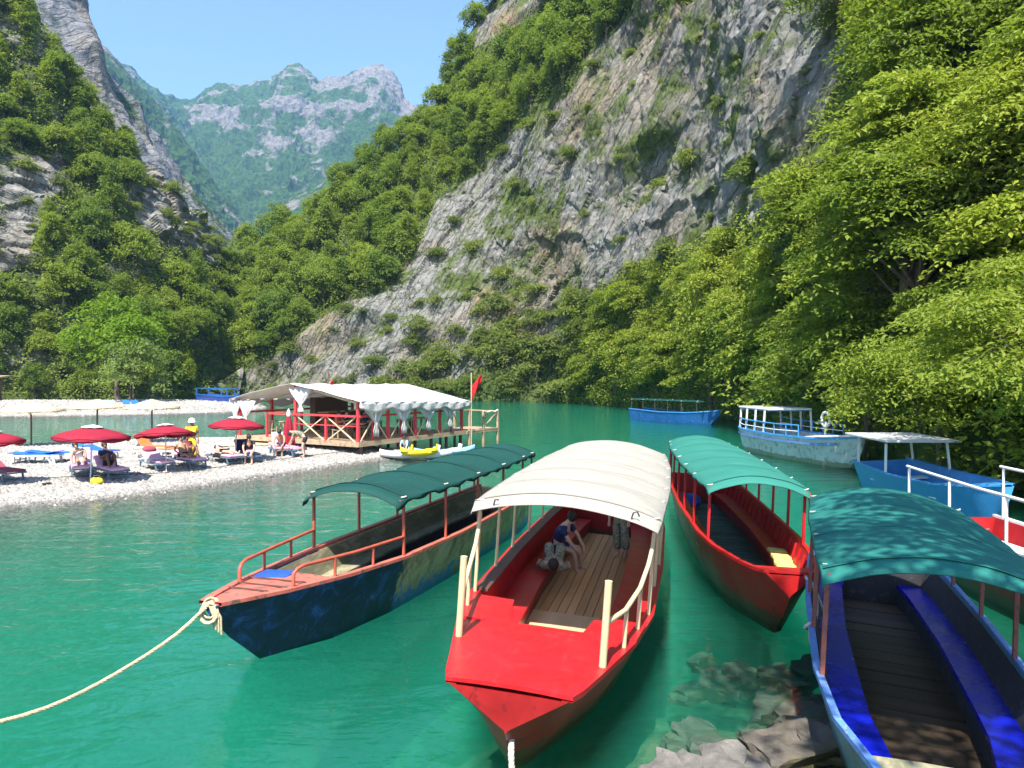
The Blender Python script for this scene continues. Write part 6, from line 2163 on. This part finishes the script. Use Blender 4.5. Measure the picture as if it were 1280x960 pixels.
# landing stage beyond the bar
st = empty('landing_stage', BM @ Vector((LX + 0.2, -0.1, 0)), BAR_RZ, 'plank landing stage with rope railing beyond the bar', 'jetty')
for i in range(15):
    MB().box((0.12 + i * 0.22, 0.9, DZ - 0.06), (0.20, 2.1, 0.05), (0, 0, random.uniform(-0.02, 0.02))).build('plank', M['bar_wood'], st)
for y in (-0.1, 1.9):
    MB().bar((0, y, DZ - 0.14), (3.4, y, DZ - 0.14), 0.08, 0.12).build('bearer', M['bar_wood'], st)
for x in (0.3, 1.7, 3.25):
    for y in (-0.1, 1.9):
        MB().bar((x, y, -2.5), (x, y, DZ + (1.0 if x > 1 else 0.1)), 0.11, 0.11).build('pile', M['bar_wood'], st)
MB().bar((1.7, 1.9, DZ + 0.95), (3.3, 1.9, DZ + 0.95), 0.07, 0.07).build('rail', M['bar_wood'], st)
MB().bar((3.25, -0.1, DZ + 0.92), (3.25, 1.9, DZ + 0.95), 0.07, 0.07).build('rail', M['bar_wood'], st)
MB().bar((1.75, -0.1, DZ + 0.05), (3.25, -0.1, DZ + 0.95), 0.06, 0.06).build('brace', M['bar_wood'], st)
MB().tube([(1.7, -0.1, DZ + 1.0), (2.1, -0.1, DZ + 0.9), (2.5, -0.1, DZ + 0.97), (2.9, -0.1, DZ + 0.9), (3.25, -0.1, DZ + 1.0)], 0.05, 8).build('rope_rail', M['rope_white'], st, smooth=60)
# pink board and sand mat by the bar
p = spot(405, 559)
o = MB().box((0, 0, 0), (1.7, 0.8, 0.07), (R(-12), 0, R(-35))).build('ramp_board', M['bar_pink'], None, bevel=0.01)
o.location = p + Vector((0, 0.2, 0.22)); tag(o, 'faded pink board leaning at the edge of the bar deck', 'board')
p = spot(310, 556)
o = MB().box((0, 0, 0), (3.0, 1.6, 0.05), (0, 0, R(20))).build('sand_mat', M['tan_mat'], None, bevel=0.01)
o.location = p + Vector((0, 0, 0.06)); tag(o, 'flat sand-coloured mat on the pebbles before the open gable of the bar', 'mat')

# ------------------------------------------------------------------ kayaks at the tip of the beach
def kayak(loc, rz, m, m2, L, w, label, flip=False):
    t = empty('kayak', loc, rz, label, 'kayak', 'kayaks on the tip of the beach')
    if flip: t.rotation_euler = (0, math.pi, rz)
    rows = []
    for u in np.linspace(-1, 1, 17):
        hw = w / 2 * (1 - abs(u) ** 2.4) + 0.02
        lift = 0.16 * abs(u) ** 3
        rows.append([(x * hw, u * L / 2, lift + z) for x, z in ((0, 0), (0.6, 0.02), (0.95, 0.12), (1, 0.22), (0.75, 0.28), (0, 0.31), (-0.75, 0.28), (-1, 0.22), (-0.95, 0.12), (-0.6, 0.02), (0, 0))])
    MB().grid(rows).build('hull', m, t, smooth=60)
    for y in (-0.6, 0.55):
        MB().lathe((0, 0, 0), [(0.2, 0.24), (0.24, 0.33), (0.27, 0.33), (0.29, 0.27)], 18).build('cockpit_rim', m2, t, smooth=60).location = (0, y, 0)
        MB().box((0, y + 0.26, 0.42), (0.34, 0.06, 0.24), (R(-15), 0, 0)).build('seat_back', m2, t, bevel=0.02)
    return t
p = ground(520, 571, 0.1)
kayak((p.x, p.y, 0.02), R(-83), M['plastic'], M['kayak_blue'], 3.3, 0.85, 'white kayak lying at the tip of the beach')
p = ground(556, 567, 0.1)
kayak((p.x, p.y, 0.0), R(-60), M['kayak_blue'], M['plastic'], 3.2, 0.9, 'pale blue and white kayak afloat off the beach tip')
p = ground(524, 563, 0.45)
kayak((p.x, p.y, 0.18), R(-75), M['kayak_yellow'], M['kayak_yellow'], 1.7, 0.7, 'yellow kayak pulled up below the bar deck')
p = ground(507, 563, 0.35)
person((p.x, p.y, 0.12), R(170), 'child crouching in pale clothes beside the yellow kayak', EDGE, 'skin2', [('shirt', 'kayak_blue'), ('shorts', 'navy')], scale=0.75)

# ------------------------------------------------------------------ far shore: hut and blue boat
hz = far_beach_z(np.array([[-62.0]]), np.array([[92.0]]))[0, 0]
hut = empty('wooden_hut', (-66, 92, hz), 0.0, 'brown open wooden hut at the edge of the far beach', 'hut')
MB().box((0, 1.5, 1.3), (8.5, 0.15, 2.6)).build('back_wall', M['trim_dark'], hut)
MB().box((0, 0, 2.75), (10, 4.2, 0.16), (0.08, 0, 0)).build('roof', M['bar_wood'], hut)
for x in (-4, -1.5, 1.5, 4.3):
    MB().bar((x, -1.6, -0.2), (x, -1.6, 2.7), 0.16, 0.16).build('post', M['pole_wood'], hut)
MB().bar((-4.3, -1.6, 1.0), (4.5, -1.6, 1.0), 0.08, 0.14).build('rail', M['bar_wood'], hut)
MB().box((3.2, -0.4, 0.5), (1.2, 0.8, 1.0)).build('crate', M['straw'], hut, bevel=0.02)
pb = ground(298, 504, 0.3)
qb = ground(252, 501, 0.3)
db = qb - pb
K = Boat('blue_boat', (pb.x, pb.y, 0.25), math.atan2(-db.x, db.y), 0, 'small dark blue boat drawn up at the end of the far beach',
         [(0, 0.1, 1.0, 0.02, 0.6), (0.8, 0.6, 0.85, 0.2, 0.0), (2.5, 0.9, 0.75, 0.6, -0.1), (db.length, 0.85, 0.9, 0.6, 0.0)], thick=0.08, floor_z=0.15)
K.hull(M['blue_panel'], (1.0, None))
K.gunwale(M['blue_hull'], 0.12, 0.08)
K.deck(M['blue_hull'], 0, 1.1, dz=0.085)
K.benches(M['blue_hull'], 1.4, db.length - 0.3, z=0.5, w=0.3, off=0.12)
small_posts(K, M['blue_hull'], [1.6, 2.8, db.length - 0.4], 1.7, 0.05)
MB().bar((0.7, 1.5, 1.7), (0.7, db.length - 0.3, 1.7), 0.09, 0.09).build('top_rail', M['blue_hull'], K.root)
MB().bar((-0.7, 1.5, 1.7), (-0.7, db.length - 0.3, 1.7), 0.09, 0.09).build('top_rail', M['blue_hull'], K.root)

# ------------------------------------------------------------------ people in the bright red boat
def in_boat(b, p, rz, *a, **k):
    w = b.root.matrix_basis @ Vector(p)
    t = person(w, 0, *a, **k)
    t.rotation_euler = (b.root.rotation_euler.x, b.root.rotation_euler.y, b.root.rotation_euler.z + rz)
    return t
in_boat(B, (-0.62, 6.6, 0.02), R(8), 'person in green-grey print clothes lying on the bench of the bright red boat', dict(LIE, knee=(.11, .34, .72), ankle=(.11, .62, .48)), 'skin2', [('shirt', 'khaki'), ('trousers', 'khaki')], group='people in the bright red boat')
in_boat(B, (-0.72, 7.9, 0.02), R(-105), 'person in navy shorts sitting with bare legs in the bright red boat', EDGE, 'skin2', [('shorts', 'navy'), ('shirt', 'navy')], group='people in the bright red boat')
in_boat(B, (0.45, 9.2, 0.12), R(160), 'person in khaki trousers standing at the stern of the bright red boat', dict(STAND, pelvis=(0, 0, .86)), 'skin2', [('shirt', 'black'), ('trousers', 'khaki')], scale=0.93, group='people in the bright red boat')

# ------------------------------------------------------------------ rocks at the near bank
def rock_obj_mat(name, a, b, c_, moss=None):
    m, nt, p = new_mat(name)
    v = coords(nt, 'Object')
    n1 = noise(nt, v, 2.2, 8, 0.7, 0.5)
    col = ramp(nt, n1, [(0.3, a), (0.5, b), (0.72, c_)]).outputs['Color']
    if moss:
        n2 = noise(nt, v, 1.3, 5, 0.6)
        col = mixc(nt, ramp(nt, n2, [(0.48, 0.0), (0.62, 0.85)]).outputs['Color'], col, moss)
    nt.links.new(col, p.inputs['Base Color'])
    nt.links.new(bump(nt, noise(nt, v, 9, 8, 0.7), 0.7, 0.05), p.inputs['Normal'])
    p.inputs['Roughness'].default_value = 0.75
    return m
M['rock_pale'] = rock_obj_mat('pale_bank_rock', (0.06, 0.055, 0.05), (0.145, 0.135, 0.12), (0.26, 0.24, 0.21))
M['rock_dark'] = rock_obj_mat('dark_bank_rock', (0.035, 0.03, 0.025), (0.11, 0.095, 0.075), (0.20, 0.17, 0.12), (0.10, 0.09, 0.03))
def rock(loc, size, rot, m, seed, label, group):
    bm = bmesh.new()
    bmesh.ops.create_icosphere(bm, subdivisions=3, radius=1.0)
    P = np.array([v.co[:] for v in bm.verts])
    v1, t1, e1 = blocks(P * 1.15 + seed * 3.7, seed)
    v2, t2, e2 = blocks(P * 2.6 + seed * 1.7, seed + 1)
    q = np.clip(P, -0.62, 0.62) * 1.45
    r_ = 1 + 0.16 * v1 + 0.22 * t1 + 0.05 * v2 + 0.08 * t2 + 0.10 * fbm(P * 1.5 + seed, 3, seed)
    q = q * r_[:, None]
    for v, c in zip(bm.verts, q):
        v.co = (c[0] * size[0], c[1] * size[1], c[2] * size[2])
    me = bpy.data.meshes.new('rock')
    bm.to_mesh(me)
    bm.free()
    o = link('rock', me, m)
    o.location = loc
    o.rotation_euler = rot
    tag(o, label, 'rock', group)
    return o
rr = random.Random(4)
for px, py, s, lab in [(838, 958, 0.26, 'pale rock at the bottom edge, farthest from the teal boat'), (866, 947, 0.20, 'small pale rock breaking the water beside the bow of the red boat'),
                       (905, 950, 0.30, 'broad pale grey rock standing out of the water at the bottom edge'), (948, 958, 0.30, 'pale rock at the bottom edge near the teal boat')]:
    p = ground(px, py, 0.05)
    rock((p.x, p.y - 0.1, -0.02), (s * 1.2, s * 0.8, s * 0.33), (rr.uniform(-.2, .2), rr.uniform(-.2, .2), rr.uniform(0, 6)), M['rock_pale'], 10 + int(px), lab, 'pale rocks at the waterline')
slabs = [(990, 945, 0.0, 0.50, 0.30, 0.20)]
while len(slabs) < 34:
    px, py = rr.uniform(845, 1035), rr.uniform(815, 950)
    if px < 845 + (950 - py) * 0.25:
        continue
    z = -0.02 - 0.0042 * (950 - py) - 0.0035 * (1010 - px) * (px < 1010)
    k = rr.uniform(0.16, 0.36)
    slabs.append((px, py, z, k, k * rr.uniform(0.55, 0.9), k * rr.uniform(0.35, 0.6)))
for k, (px, py, z, sx, sy, sz) in enumerate(slabs):
    p = ground(px, py, z)
    rock(p, (sx, sy, sz), (rr.uniform(-.25, .25), rr.uniform(-.25, .25), rr.uniform(-.6, 1.2)), M['rock_dark'], 40 + k,
         'brown slab of rock under the clear shallow water beside the teal boat' if k else 'dark brown rock slab lying against the hull of the teal boat', 'rock slabs in the shallows')
